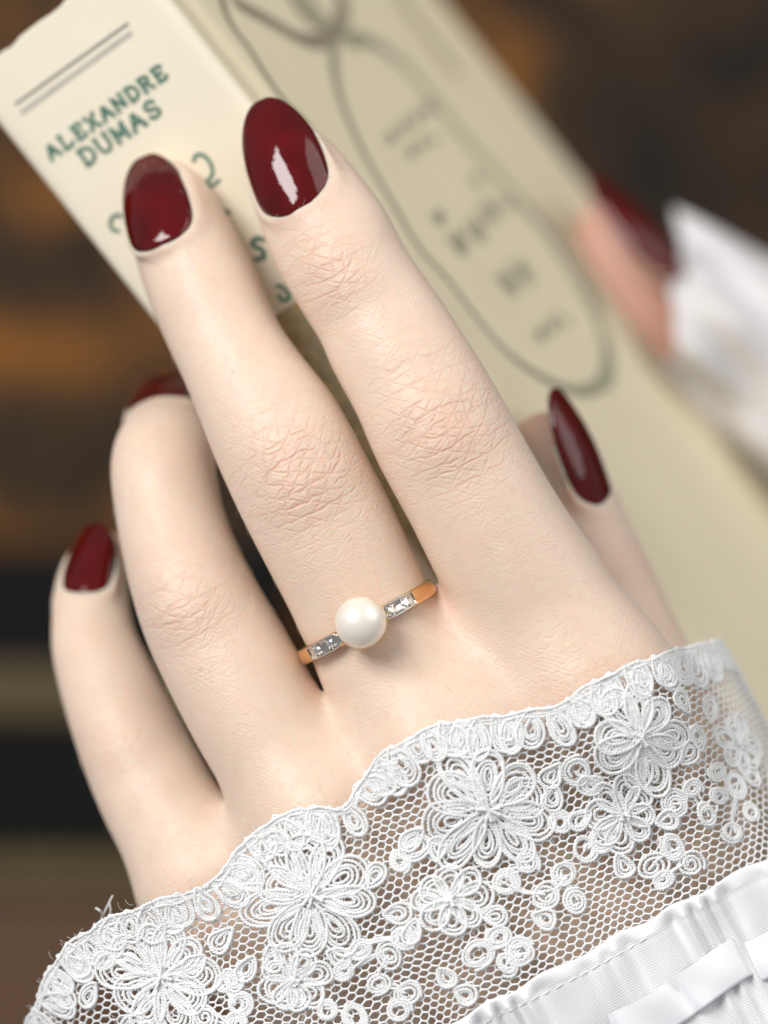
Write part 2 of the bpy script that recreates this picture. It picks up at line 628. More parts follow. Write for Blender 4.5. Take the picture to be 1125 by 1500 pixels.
T0, T1 = -15.5, 175.0          # head and tail of the book along bt
WSP, WCO = 26.5, 118.0         # spine width, cover width
tl = np.dot(on_spine(20, 62) - B0, bt) / MM
T0 = tl
book = tag(empty("book", book_pt(80, -13, -118)),
           "old cream paperback book with green lettering on its spine held under the fingers", "book")


def bent_sheet(name, prof, t0, t1, thick, mat, nt_=60, wear=0.0):
    """Extrudes a profile (s, n) in mm along the book, thickened towards the inside."""
    prof = np.asarray(prof, float)
    tt = np.linspace(t0, t1, nt_)
    d = np.gradient(prof, axis=0)
    d /= np.linalg.norm(d, axis=1)[:, None]
    inn = np.stack([d[:, 1], -d[:, 0]], 1) * thick
    loop = np.vstack([prof, (prof + inn)[::-1]])
    G = np.zeros((len(loop), nt_, 3))
    r = np.random.RandomState(3)
    for j, t in enumerate(tt):
        w = np.zeros(len(loop))
        for i, (s, n) in enumerate(loop):
            e = 0.0
            if j == 0:
                e = wear * math.sin(s * 0.9) * 0.4 + wear * math.sin(s * 2.3 + 1) * 0.25
            G[i, j] = book_pt(t + e, s, n)
    m_ = MB()
    m_.grid(G, closed_u=True)
    V = np.concatenate(m_.V)
    F = np.concatenate(m_.F)
    # end caps
    k = len(prof)
    caps = []
    for j in (0, nt_ - 1):
        for i in range(k - 1):
            q = [i * nt_ + j, (i + 1) * nt_ + j, (2 * k - 2 - i) * nt_ + j, (2 * k - 1 - i) * nt_ + j]
            caps.append(q if j else q[::-1])
    F = np.vstack([F, caps])
    o = make_mesh(name, V, F, mat, book)
    o.data.shade_smooth()
    md = o.modifiers.new("edge", 'EDGE_SPLIT')
    md.split_angle = math.radians(50)
    return o


# spine: flat with softly rolled edges
sp = [(-WSP, -1.6), (-WSP + 0.15, -0.7), (-WSP + 0.6, -0.2)]
sp += [(x, 0.0) for x in np.linspace(-WSP + 1.5, -1.8, 16)]
sp += [(-0.8, -0.10), (-0.25, -0.45), (0.0, -1.2)]
spine = bent_sheet("spine", sp, T0, T1, 0.7, M['paper_spine'], wear=0.35)
# front cover: crease groove near the spine, then flat
co = [(0.02, -1.25), (0.0, -3.0), (-0.1, -5.0), (-0.55, -6.4), (-0.7, -7.2), (-0.5, -8.2), (0.05, -9.6), (0.15, -11.5)]
co += [(0.1, -y) for y in np.linspace(14, WCO, 24)]
cover = bent_sheet("front_cover", co, T0, T1, 0.7, M['paper_cover'], wear=0.5)
bc = [(-WSP + 0.0, -y) for y in np.linspace(WCO, 2.0, 24)]
back = bent_sheet("back_cover", bc, T0, T1, 0.7, M['paper_cover'], wear=0.5)
mb = MB()
c = book_pt((T0 + T1) / 2 + 0.2, -WSP / 2, -WCO / 2 - 0.2)
mb.box(c, bt * (T1 - T0 - 2.6) / 2 * MM, bs * (WSP - 1.8) / 2 * MM, bn * (WCO - 3) / 2 * MM)
mb.build("page_block", M['pages'], book, smooth=False)


def ribbon_on(name, polys, width_px, surf, mat, parent, lift=0.06, norm=None, per=8, wide=1.0):
    """Flat printed strokes laid on a plane of the book; width in photograph pixels."""
    m_ = MB()
    for k, poly in enumerate(polys):
        w = width_px
        if isinstance(poly, tuple):
            poly, w = poly
        pts = np.array([surf(x, y, lift + 0.004 * k) for x, y in poly])
        if len(pts) > 2 and per > 1:
            pts = catmull(pts, per)
        T = np.gradient(pts, axis=0)
        T /= np.linalg.norm(T, axis=1)[:, None]
        side = np.cross(T, norm)
        side /= np.linalg.norm(side, axis=1)[:, None]
        h = w * S / 2 * wide
        nn = len(pts)
        taper = np.ones(nn)
        A, Bq = pts + side * h * taper[:, None], pts - side * h * taper[:, None]
        m_.grid(np.stack([A, Bq], 1))
    return m_.build(name, mat, parent)


# --- lettering on the spine, slab-serif capitals as strokes on a 0..1 grid
GLYPH = {
    'A': ([[(0.08, 0), (0.5, 1)], [(0.5, 1), (0.92, 0)], [(0.24, 0.36), (0.76, 0.36)], [(-0.04, 0), (0.26, 0)], [(0.70, 0), (1.04, 0)]]),
    'L': ([[(0.25, 0), (0.25, 1)], [(0.05, 0), (0.9, 0)], [(0.05, 1), (0.48, 1)], [(0.9, 0), (0.9, 0.3)]]),
    'E': ([[(0.25, 0), (0.25, 1)], [(0.05, 0), (0.88, 0)], [(0.05, 1), (0.88, 1)], [(0.25, 0.52), (0.65, 0.52)], [(0.88, 0), (0.88, 0.26)], [(0.88, 1), (0.88, 0.76)], [(0.65, 0.4), (0.65, 0.64)]]),
    'X': ([[(0.12, 0), (0.88, 1)], [(0.12, 1), (0.88, 0)], [(0, 0), (0.3, 0)], [(0.7, 0), (1, 0)], [(0, 1), (0.3, 1)], [(0.7, 1), (1, 1)]]),
    'N': ([[(0.15, 0), (0.15, 1)], [(0.15, 1), (0.85, 0)], [(0.85, 0), (0.85, 1)], [(0, 0), (0.32, 0)], [(0, 1), (0.2, 1)], [(0.68, 1), (1, 1)]]),
    'D': ([[(0.2, 0), (0.2, 1)], [(0.02, 1), (0.5, 1), (0.85, 0.78), (0.9, 0.5), (0.85, 0.22), (0.5, 0), (0.02, 0)]]),
    'R': ([[(0.2, 0), (0.2, 1)], [(0.02, 1), (0.55, 1), (0.82, 0.88), (0.82, 0.66), (0.55, 0.52), (0.2, 0.52)], [(0.5, 0.52), (0.86, 0)], [(0.02, 0), (0.4, 0)], [(0.76, 0), (1.02, 0)]]),
    'U': ([[(0.15, 1), (0.15, 0.3), (0.32, 0.03), (0.68, 0.03), (0.85, 0.3), (0.85, 1)], [(0, 1), (0.32, 1)], [(0.68, 1), (1, 1)]]),
    'M': ([[(0.12, 0), (0.12, 1)], [(0.12, 1), (0.5, 0.2)], [(0.5, 0.2), (0.88, 1)], [(0.88, 1), (0.88, 0)], [(0, 0), (0.28, 0)], [(0.72, 0), (1, 0)], [(0, 1), (0.14, 1)], [(0.86, 1), (1, 1)]]),
    'S': ([[(0.85, 0.72), (0.75, 0.95), (0.45, 1.0), (0.18, 0.86), (0.2, 0.62), (0.5, 0.5), (0.82, 0.38), (0.84, 0.14), (0.55, 0), (0.25, 0.04), (0.13, 0.28)]]),
}


def spine_word(word, p0, p1, hpx, stroke):
    x0, y0 = p0
    x1, y1 = p1
    ux, uy = (x1 - x0), (y1 - y0)
    Lw = math.hypot(ux, uy)
    ux, uy = ux / Lw, uy / Lw
    vx, vy = uy, -ux           # up in the picture for text running to the upper right
    adv = Lw / len(word)
    for i, ch in enumerate(word):
        polys = []
        for st in GLYPH[ch]:
            polys.append([(x0 + ux * (i + 0.08 + 0.82 * gx) * adv + vx * gy * hpx,
                           y0 + uy * (i + 0.08 + 0.82 * gx) * adv + vy * gy * hpx) for gx, gy in st])
        m_ = ribbon_on("letter", polys, stroke, on_spine, M['ink_green'], spine, norm=bn, per=1)


spine_word("ALEXANDRE", (73, 236), (249, 110), 21, 6.2)
spine_word("DUMAS", (124, 246), (242, 162), 25, 6.6)
# title glyphs that peep out between the fingers
for nm, poly, w in (
        ("letter", [(283, 238), (288, 227), (300, 229), (310, 243), (310, 258), (299, 272), (310, 272), (323, 263)], 6),
        ("letter", [(181, 318), (170, 315), (162, 324), (165, 336), (176, 339)], 6),
        ("letter", [(388, 352), (376, 349), (370, 358), (384, 366), (386, 377), (372, 380)], 8),
        ("letter", [(404, 418), (416, 422), (424, 436), (414, 440), (408, 430)], 7),
        ("letter", [(325, 306), (332, 312), (337, 309)], 7)):
    ribbon_on(nm, [poly], w, on_spine, M['ink_green'], spine, norm=bn)
ribbon_on("printed_rule", [[(22, 153), (188, 34)]], 5.0, on_spine, M['ink_grey'], spine, norm=bn, per=1)
ribbon_on("printed_rule", [[(30, 166), (193, 47)]], 8.0, on_spine, simple_mat("pale_grey_ink", (0.52, 0.49, 0.42), 0.8, noise=0.2, nscale=600), spine, norm=bn, per=1)
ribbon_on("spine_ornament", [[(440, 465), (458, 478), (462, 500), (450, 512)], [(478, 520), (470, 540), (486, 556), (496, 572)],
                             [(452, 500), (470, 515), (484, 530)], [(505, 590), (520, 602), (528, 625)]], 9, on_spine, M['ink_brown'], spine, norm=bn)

ribbon_on("illustration_and_gap_shade", [([(418, 452), (455, 500), (500, 575), (545, 650), (585, 720), (640, 800), (700, 880)], 60)], 40, on_spine,  # brown print, carried on down the finger gap as painted shade
          simple_mat("brown_print_and_gap_shade", (0.42, 0.32, 0.17), 0.8, noise=0.6, nscale=700), spine, norm=bn, lift=0.03)
# --- cover print
CV = dict(surf=on_cover, parent=cover, norm=bs, wide=2.3)
oval_l = [(487, 70), (489, 105), (500, 152), (530, 222), (570, 292), (612, 362), (656, 412), (700, 470), (745, 520), (800, 558), (850, 574), (884, 562)]
oval_r = [(505, 62), (530, 58), (560, 72), (600, 105), (640, 155), (690, 215), (740, 272), (800, 342), (850, 420), (880, 480), (890, 530), (884, 562)]
ribbon_on("cartouche_outline", [(oval_l, 10), (oval_r, 14)], 11, mat=M['ink_olive'], lift=0.16, **CV)
ribbon_on("cartouche_outline", [([(321, -10), (330, 22), (345, 48), (362, 70), (407, 139), (453, 187), (500, 245), (545, 310)], 9),
                                ([(340, 2), (372, 20), (405, 38), (440, 58), (468, 60), (490, 48), (500, 20), (498, -25)], 14),
                                ([(487, 70), (484, 55), (470, 40), (440, 20), (415, -20)], 10)], 9, mat=M['ink_brown'], lift=0.2, **CV)
ribbon_on("cartouche_outline", [([(578, -20), (602, 22), (636, 66), (672, 112)], 16)], 14,
          mat=simple_mat("pale_brown_ink", (0.47, 0.40, 0.28), 0.8, noise=0.2, nscale=400), lift=0.24, **CV)
ribbon_on("cartouche_outline", [([(770, 300), (815, 350), (850, 400), (880, 460)], 14)], 14, mat=bpy.data.materials["pale_brown_ink"], lift=0.24, **CV)
pale_leaf = simple_mat("pale_green_tint", (0.47, 0.45, 0.30), 0.8, noise=0.25, nscale=300)
ribbon_on("leaf_tint", [([(425, -20), (450, 10), (470, 40)], 55)], 50, mat=pale_leaf, lift=0.12, **CV)


def cover_word(p0, p1, hpx, n, stroke):
    x0, y0 = p0
    x1, y1 = p1
    Lw = math.hypot(x1 - x0, y1 - y0)
    ux, uy = (x1 - x0) / Lw, (y1 - y0) / Lw
    vx, vy = 0.62, 0.785
    polys = []
    for i in range(n):
        f = (i + 0.5) / n
        bx, by = x0 + ux * f * Lw, y0 + uy * f * Lw
        q = hpx / 2
        polys.append([(bx - vx * q, by - vy * q), (bx + vx * q, by + vy * q)])
        if i % 2 == 0:
            w_ = Lw / n * 0.8
            polys.append([(bx + vx * q, by + vy * q), (bx + vx * q + ux * w_, by + vy * q + uy * w_)])
        else:
            w_ = Lw / n * 0.7
            polys.append([(bx - ux * w_, by - uy * w_), (bx + ux * w_ * 0.4, by + uy * w_ * 0.4)])
    ribbon_on("printed_word", polys, stroke, mat=M['ink_olive'], lift=0.1, per=1, **CV)


cover_word((560, 208), (634, 150), 16, 8, 5)
cover_word((590, 228), (634, 198), 14, 5, 5)
cover_word((630, 325), (650, 310), 18, 2, 7)
cover_word((655, 362), (706, 325), 34, 4, 8)
cover_word((688, 268), (705, 256), 16, 2, 6)
cover_word((700, 318), (738, 288), 30, 3, 8)
cover_word((730, 420), (772, 388), 36, 4, 9)
cover_word((780, 496), (822, 462), 20, 5, 6)

# ------------------------------------------------------------------ the hand: signed distance field + surface nets
class Field:
    def __init__(self, lo, hi, h):
        self.lo, self.h = np.asarray(lo, float), h
        self.n = np.ceil((np.asarray(hi, float) - self.lo) / h).astype(int) + 1
        self.ax = [self.lo[i] + h * np.arange(self.n[i]) for i in range(3)]

    def blank(self):
        return np.full(self.n, 20.0, np.float32)

    def chain(self, pts, flat=1.0, margin=9.0, out=None):
        """Distance (mm) to a chain of points (x, y, z, r); flat < 1 squashes in z."""
        if out is None:
            out = self.blank()
        pts = np.asarray(pts, float)
        for a, b in zip(pts[:-1], pts[1:]):
            r = max(a[3], b[3]) + margin
            i0 = np.maximum(0, np.floor((np.minimum(a[:3], b[:3]) - r - self.lo) / self.h).astype(int))
            i1 = np.minimum(self.n, np.ceil((np.maximum(a[:3], b[:3]) + r - self.lo) / self.h).astype(int) + 1)
            if (i1 <= i0).any():
                continue
            X = self.ax[0][i0[0]:i1[0]].astype(np.float32)[:, None, None]
            Y = self.ax[1][i0[1]:i1[1]].astype(np.float32)[None, :, None]
            Z = self.ax[2][i0[2]:i1[2]].astype(np.float32)[None, None, :]
            d = (b - a)[:3]
            L2 = max(float(d @ d), 1e-9)
            t = ((X - a[0]) * d[0] + (Y - a[1]) * d[1] + (Z - a[2]) * d[2]) / L2
            t = np.clip(t, 0, 1)
            dx = X - (a[0] + t * d[0])
            dy = Y - (a[1] + t * d[1])
            dz = (Z - (a[2] + t * d[2])) / flat
            dist = np.sqrt(dx * dx + dy * dy + dz * dz) - (a[3] + t * (b[3] - a[3]))
            sl = (slice(i0[0], i1[0]), slice(i0[1], i1[1]), slice(i0[2], i1[2]))
            np.minimum(out[sl], dist, out=out[sl])
        return out


def smin(a, b, k):
    h = np.maximum(k - np.abs(a - b), 0) / k
    return np.minimum(a, b) - h * h * k * 0.25


def surface_nets(f, lo, h):
    """Naive surface nets; returns vertices in the field's units and quads."""
    ins = f < 0
    nx, ny, nz = f.shape
    cnt = np.zeros((nx - 1, ny - 1, nz - 1), np.int8)
    for dx in (0, 1):
        for dy in (0, 1):
            for dz in (0, 1):
                cnt += ins[dx:nx - 1 + dx, dy:ny - 1 + dy, dz:nz - 1 + dz]
    act = (cnt > 0) & (cnt < 8)
    idx = np.argwhere(act)
    ids = np.full(act.shape, -1, np.int32)
    ids[act] = np.arange(len(idx))
    acc = np.zeros((len(idx), 3))
    num = np.zeros(len(idx))
    corners = [(0, 0, 0), (1, 0, 0), (0, 1, 0), (1, 1, 0), (0, 0, 1), (1, 0, 1), (0, 1, 1), (1, 1, 1)]
    vals = [f[idx[:, 0] + c[0], idx[:, 1] + c[1], idx[:, 2] + c[2]] for c in corners]
    edges = [(0, 1), (2, 3), (4, 5), (6, 7), (0, 2), (1, 3), (4, 6), (5, 7), (0, 4), (1, 5), (2, 6), (3, 7)]
    for a, b in edges:
        va, vb = vals[a], vals[b]
        cross = (va < 0) != (vb < 0)
        t = np.where(cross, va / np.where(va == vb, 1, va - vb), 0)
        ca, cb = np.array(corners[a], float), np.array(corners[b], float)
        p = ca[None] + t[:, None] * (cb - ca)[None]
        acc += np.where(cross[:, None], p, 0)
        num += cross
    V = np.asarray(lo) + (idx + acc / num[:, None]) * h
    quads = []
    for axis in range(3):
        sl0 = [slice(None)] * 3
        sl1 = [slice(None)] * 3
        sl0[axis] = slice(0, f.shape[axis] - 1)
        sl1[axis] = slice(1, f.shape[axis])
        a, b = ins[tuple(sl0)], ins[tuple(sl1)]
        ch = np.argwhere(a != b)
        o1, o2 = [(1, 2), (2, 0), (0, 1)][axis]
        ok = (ch[:, o1] > 0) & (ch[:, o2] > 0) & (ch[:, o1] < f.shape[o1] - 1) & (ch[:, o2] < f.shape[o2] - 1)
        ch = ch[ok]
        flip = a[tuple(ch.T)]
        def g(d1, d2):
            q = ch.copy()
            q[:, o1] -= d1
            q[:, o2] -= d2
            return ids[tuple(q.T)]
        q = np.stack([g(1, 1), g(0, 1), g(0, 0), g(1, 0)], 1)
        q[~flip] = q[~flip][:, ::-1]
        quads.append(q)
    F = np.vstack(quads)
    F = F[(F >= 0).all(1)]
    return V, F


def relax(V, F, it=2, w=0.5):
    for _ in range(it):
        acc = np.zeros_like(V)
        cnt = np.zeros(len(V))
        for i in range(4):
            a, b = F[:, i], F[:, (i + 1) % 4]
            for ax in range(3):
                acc[:, ax] += np.bincount(a, V[b, ax], len(V)) + np.bincount(b, V[a, ax], len(V))
            cnt += np.bincount(a, minlength=len(V)) + np.bincount(b, minlength=len(V))
        V = V * (1 - w) + w * acc / np.maximum(cnt, 1)[:, None]
    return V


def C(px, py, z, rpx):
    """Chain control row in mm from photograph pixel, depth and half width in pixels."""
    p = P(px, py, z) / MM
    return [p[0], p[1], p[2], rpx * S / MM * (D - z * MM) / D]


FINGERS = {
    'index': [C(416, 226, -8.0, 58), C(434, 258, -6.8, 72), C(458, 302, -5.3, 82), C(486, 352, -3.8, 90), C(515, 405, -2.4, 89), C(549, 458, -1.2, 90),
              C(574, 502, -0.2, 95), C(611, 565, 1.2, 98), C(647, 635, 2.2, 103), C(693, 720, 2.6, 103), C(740, 805, 2.2, 107),
              C(795, 890, 1.4, 111), C(868, 1012, 1.0, 114)],
    'middle': [C(240, 282, -14.0, 52), C(254, 315, -13.0, 67), C(276, 372, -11.0, 77), C(304, 438, -8.5, 81), C(326, 488, -6.6, 81), C(345, 526, -5.0, 82), C(374, 578, -3.0, 89),
               C(409, 640, -1.0, 99), C(446, 714, 0.0, 102), C(485, 790, 0.2, 102), C(515, 852, 0.2, 100), C(532, 889, 0.1, 100), C(540, 906, 0.0, 96.5), C(547, 922, 0.0, 96.5), C(555, 940, 0.0, 101), C(586, 1005, 0.2, 104), C(648, 1105, 0.8, 112)],
    'ring': [C(252, 622, -36.0, 50), C(248, 632, -31.0, 60), C(243, 650, -22.0, 68), C(240, 672, -15.2, 76), C(240, 705, -12.0, 77), C(253, 774, -9.2, 80), C(274, 842, -6.6, 86), C(298, 900, -5.0, 92),
             C(330, 962, -4.0, 96), C(370, 1036, -2.8, 98), C(415, 1110, -1.8, 100), C(475, 1205, -1.0, 106)],
    'little': [C(146, 812, -29.0, 38), C(141, 832, -27.5, 46), C(135, 862, -25.5, 53), C(134, 905, -22.8, 58), C(140, 950, -20.6, 64), C(158, 1003, -18.2, 71), C(183, 1066, -15.6, 77),
               C(214, 1134, -13.0, 83), C(252, 1206, -10.5, 87), C(312, 1300, -7.5, 95)],
    'thumb': [C(800, 655, -24.0, 52), C(809, 692, -24.0, 66), C(824, 752, -24.0, 84), C(846, 818, -24.0, 92), C(878, 890, -23.5, 94), C(925, 992, -21.0, 96), C(975, 1110, -17.0, 110), C(985, 1260, -12.0, 125)],
}
PALM = [
    [C(868, 1012, 1.0, 113), C(915, 1130, -1.5, 110), C(970, 1320, -5.0, 108), C(1010, 1500, -7.0, 108), C(1100, 1750, -9, 115)],
    [C(648, 1105, 0.8, 112), C(730, 1230, 0.0, 114), C(850, 1420, -2.5, 114), C(930, 1580, -5.0, 116), C(1040, 1800, -7, 120)],
    [C(475, 1205, -1.0, 106), C(570, 1320, -1.5, 108), C(730, 1500, -4, 110), C(870, 1660, -6.0, 116), C(1000, 1850, -8, 120)],
    [C(312, 1300, -7.5, 95), C(420, 1410, -7.5, 98), C(600, 1580, -8.0, 105), C(780, 1740, -9.0, 112), C(940, 1900, -11, 120)],
    # web between the ring finger's neighbour and the index finger
    [C(662, 905, -3.0, 30), C(676, 940, -1.2, 48), C(700, 990, 0.0, 70), C(740, 1060, 0.0, 80)],
    # palm side
    [C(800, 1080, -7, 100), C(900, 1300, -9, 130), C(960, 1520, -8, 130)],
    [C(520, 1260, -9, 100), C(680, 1430, -11, 120), C(850, 1600, -9, 130)],
    [C(660, 1170, -8, 110), C(790, 1370, -11, 130), C(900, 1560, -9, 130)],
]
# faint knuckle heads and tendons on the back of the hand
BUMPS = [
    [C(858, 998, 5.2, 46), C(880, 1040, 5.4, 46)],
    [C(640, 1085, 5.4, 46), C(668, 1130, 5.6, 46)],
    [C(468, 1190, 3.0, 44), C(495, 1230, 3.4, 44)],
]

# nails: base (cuticle) pixel, tip pixel, z of both, normal, width (mm), lateral curve radius
def nail_frame(base, zb, tip, zt, nhint):
    b, t = P(*base, zb), P(*tip, zt)
    T = nrm(t - b)
    N = np.asarray(nhint, float)
    N = nrm(N - np.dot(N, T) * T)
    return b, t, T, N, nrm(np.cross(T, N))


NAILS = {
    'index': dict(base=(441, 311), zb=1.5, tip=(383, 147), zt=-5.4, n=(-0.24, 0.2, 1), w=9.5, R=6.1, sag=1.25),
    'middle': dict(base=(240, 360), zb=-4.7, tip=(212, 230), zt=-13.8, n=(-0.30, 0.25, 1), w=8.7, R=5.9, sag=1.0),
    'ring': dict(base=(232, 590), zb=-21.0, tip=(238, 550), zt=-36.0, n=(-0.25, 1, 0.25), w=8.8, R=5.4, sag=0.8),
    'little': dict(base=(108, 884), zb=-19.9, tip=(143, 768), zt=-26.0, n=(-0.62, -0.05, 1.0), w=7.4, R=4.6, sag=0.7),
    'thumb': dict(base=(893, 744), zb=-21.5, tip=(808, 570), zt=-20.5, n=(0.93, 0.50, 0.42), w=10.4, R=7.2, sag=1.1),
}


def nail_half(v):
    v = np.asarray(v, float)
    m = 0.36
    lo = (1 - np.clip((m - v) / m, 0, 1) ** 3.0) ** (1 / 2.2)
    hi = (1 - np.clip((v - m) / (1 - m), 0, 1) ** 2.35) ** (1 / 1.95)
    return np.where(v < m, lo, hi)


def nail_pt(nd, v, w, lift=0.0):
    """v 0..1 base to tip, w -1..1 across."""
    b, t, T, N, Bq = nail_frame(nd['base'], nd['zb'], nd['tip'], nd['zt'], nd['n'])
    Lq = np.linalg.norm(t - b)
    lat = w * nail_half(v) * nd['w'] / 2 * MM
    R = nd['R'] * MM
    drop = R - np.sqrt(np.maximum(R * R - lat * lat, 0))
    sag = nd['sag'] * MM * (1 - (2 * v - 1) ** 2)
    v, w = np.broadcast_arrays(np.asarray(v, float), np.asarray(w, float))
    return (b + T * (Lq * v)[..., None] + Bq * np.asarray(lat)[..., None] + N * (np.asarray(sag - drop) + lift)[..., None])


KNOBS = {
    'middle': [[C(428, 672, 3.0, 50), C(444, 705, 3.4, 52)]],
    'index': [[C(638, 612, 5.3, 50), C(654, 642, 5.7, 52)], [C(500, 388, 1.0, 46), C(512, 410, 1.3, 46)]],
    'ring': [[C(270, 858, -2.4, 42), C(282, 886, -1.6, 44)]],
    'little': [[C(176, 1062, -12.4, 38), C(188, 1090, -11.4, 40)]],
}


def build_hand(name, fingers, palm, bumps, nails, h, mat, lo, hi, finger_k, cutoff=None):
    fld = Field(lo, hi, h)
    f_palm = None
    for ch in palm:
        d = fld.chain(catmull(ch, 5), flat=0.92, margin=9)
        f_palm = d if f_palm is None else smin(f_palm, d, 6.5)
    for ch in bumps:
        d = fld.chain(ch, margin=7)
        f_palm = smin(f_palm, d, 6.0)
    total = f_palm
    for nm, ch in fingers.items():
        cc = catmull(ch, 5)
        d = fld.chain(cc, flat=0.95, margin=8)
        for kb in (KNOBS.get(nm, []) if bumps else []):
            d = smin(d, fld.chain(kb, margin=6), 3.6)
        if nm in nails:
            nd = nails[nm]
            v1 = np.linspace(0.62, 0.0, 14)
            side_a = nail_pt(nd, v1, np.ones_like(v1) * 1.03, -0.22 * MM)
            side_b = nail_pt(nd, v1[::-1], -np.ones_like(v1) * 1.03, -0.22 * MM)
            P_ = np.vstack([side_a, side_b]) / MM
            rr = np.concatenate([np.linspace(0.25, 0.46, 14), np.linspace(0.46, 0.25, 14)])
            fold = fld.chain(np.hstack([P_, rr[:, None]]), margin=4)
            d = smin(d, fold, 1.5)
        one = smin(f_palm, d, finger_k.get(nm, 5.0)) if f_palm is not None else d
        total = one if total is None else smin(total, one, 0.8 + 1.3 * np.clip(1 - f_palm / 4.0, 0, 1))
    # light blur of the field rounds the sharp meeting lines
    V, F = surface_nets(total, fld.lo, h)
    V = relax(V, F, 2, 0.5)
    if bumps:                                   # soften the folds behind the finger webs
        wgt = np.zeros(len(V))
        for px, py, z, r in ((705, 985, 5, 95), (505, 1085, 3, 85), (378, 1262, -2, 75)):
            c = P(px, py, z) / MM
            r2 = (((V - c) * np.array([1, 1, 0.6])) ** 2).sum(1) / (r * S / MM) ** 2
            wgt = np.maximum(wgt, np.clip(1.25 - r2, 0, 1))
        for _ in range(30):
            V = V + (relax(V, F, 1, 0.8) - V) * wgt[:, None]
    o = make_mesh(name, V * MM, F, mat)
    return o, V


hand, HV = build_hand("hand", FINGERS, PALM, BUMPS, NAILS, 0.42, M['skin'],
                      (-48, -92, -44), (56, 58, 17), {'thumb': 5.0, 'index': 5.5, 'middle': 5.0, 'ring': 5.0, 'little': 5.0})
tag(hand, "large hand in the foreground with a pearl ring and dark red almond nails", "hand")

# attributes: knuckle creases and flushed skin
e_ax = np.array([0.462, -0.887])      # along the fingers towards the wrist (x right, y up)
e_cr = np.array([0.887, 0.462])
kn = np.zeros(len(HV))
arc = np.zeros(len(HV))
fl = np.zeros(len(HV))
KN = [(478, 395, -2, 75, 62, 1.0), (645, 625, 2, 105, 82, 1.0), (436, 690, 0, 105, 86, 1.0), (268, 885, -6, 80, 74, 0.75),
      (172, 1085, -15, 62, 56, 0.4), (290, 430, -9, 60, 55, 0.22), (860, 1000, 2, 85, 80, 0.22), (600, 520, 0, 70, 66, 0.35),
      (935, 820, -26, 60, 60, 0.5)]
for px, py, z, la, lc, st in KN:
    c = P(px, py, z) / MM
    d = HV[:, :2] - c[:2]
    a = (d @ e_ax) / (la * S / MM)
    b_ = (d @ e_cr) / (lc * S / MM)
    r2 = a * a + b_ * b_
    g = np.exp(-1.3 * np.maximum(r2 - 0.25, 0))
    up = np.clip((HV[:, 2] - (z - 2)) / 4, 0, 1)
    ym, xm = d @ e_ax, d @ e_cr
    best = st * g * up > kn
    arc = np.where(best, np.sign(ym) * np.sqrt(ym ** 2 + 0.16 * xm ** 2) + 0.02 * px, arc)
    kn = np.maximum(kn, st * g * up)
    fl = np.maximum(fl, 0.30 * st * np.exp(-1.4 * r2) * up)
for (px, py, z, r, st) in ((795, 620, -24, 70, 0.9), (660, 885, 0, 45, 0.8), (475, 1000, -2, 40, 0.6), (350, 1205, -8, 40, 0.6),
                           (225, 350, -10, 60, 0.3), (450, 320, 0, 60, 0.35), (575, 760, -2, 30, 0.6), (830, 690, -24, 80, 0.6)):
    c = P(px, py, z) / MM
    r2 = ((HV - c) ** 2).sum(1) / (r * S / MM) ** 2
    fl = np.maximum(fl, st * np.exp(-r2))
for nm, arr in (("knuckle", kn), ("flush", fl), ("joint_arc", arc)):
    at = hand.data.attributes.new(nm, 'FLOAT', 'POINT')
    at.data.foreach_set("value", arr.astype(np.float32))


# fine pale hairs on the back of the hand and fingers
_nv = np.zeros(len(HV) * 3, np.float32)
hand.data.vertices.foreach_get("normal", _nv)
_nv = _nv.reshape(-1, 3)
_hr = np.random.RandomState(5)
_cand = np.where((_nv[:, 2] > 0.25) & (kn < 0.25) & (HV[:, 1] > -45) & (HV[:, 2] > -14))[0]
mb = MB()
for vi in _hr.choice(_cand, 2600, replace=False):
    p0, n0 = HV[vi] * MM, _nv[vi].astype(float)
    ang = math.radians(-62 + _hr.normal(0, 16) - 40 * (_hr.rand() < 0.3))
    t0 = np.array([math.cos(ang), math.sin(ang), 0.0])
    t0 = nrm(t0 - np.dot(t0, n0) * n0)
    l_ = _hr.uniform(0.7, 1.9) * MM
    u = np.linspace(0, 1, 5)[:, None]
    mb.tube(p0 + t0 * l_ * u + n0 * l_ * 0.22 * np.sin(u * 2.2), np.linspace(0.013, 0.006, 5) * MM, 3)
tag(mb.build("fine_hairs", simple_mat("pale_hair", (0.72, 0.58, 0.44), 0.5), hand), kind="stuff")


def make_nail(nd, parent):
    nv, nw = 40, 25
    vv = np.concatenate([[0.0, 0.004, 0.012], np.linspace(0.03, 0.97, nv - 6), [0.988, 0.996, 1.0]])
    ww = np.concatenate([[-1, -0.985, -0.95], np.linspace(-0.9, 0.9, nw - 6), [0.95, 0.985, 1]])
    VV, WW = np.meshgrid(vv, ww, indexing='ij')
    edge = np.minimum(1, np.minimum((1 - np.abs(WW)) / 0.12, np.minimum(VV, 1 - VV) / 0.05))
    top = nail_pt(nd, VV, WW, (0.15 + 0.42 * np.sqrt(np.clip(1 - (1 - edge) ** 2, 0, 1))) * MM)
    bot = nail_pt(nd, VV, WW, -0.15 * MM + 0 * VV)
    m_ = MB()
    G = np.concatenate([top, bot[:, ::-1]], 1)          # around: top left-right, bottom right-left
    G = np.concatenate([G, G[:, :1]], 1)
    m_.grid(G)
    return m_.build("fingernail", M['polish'], parent)


for nm, nd in NAILS.items():
    make_nail(nd, hand)

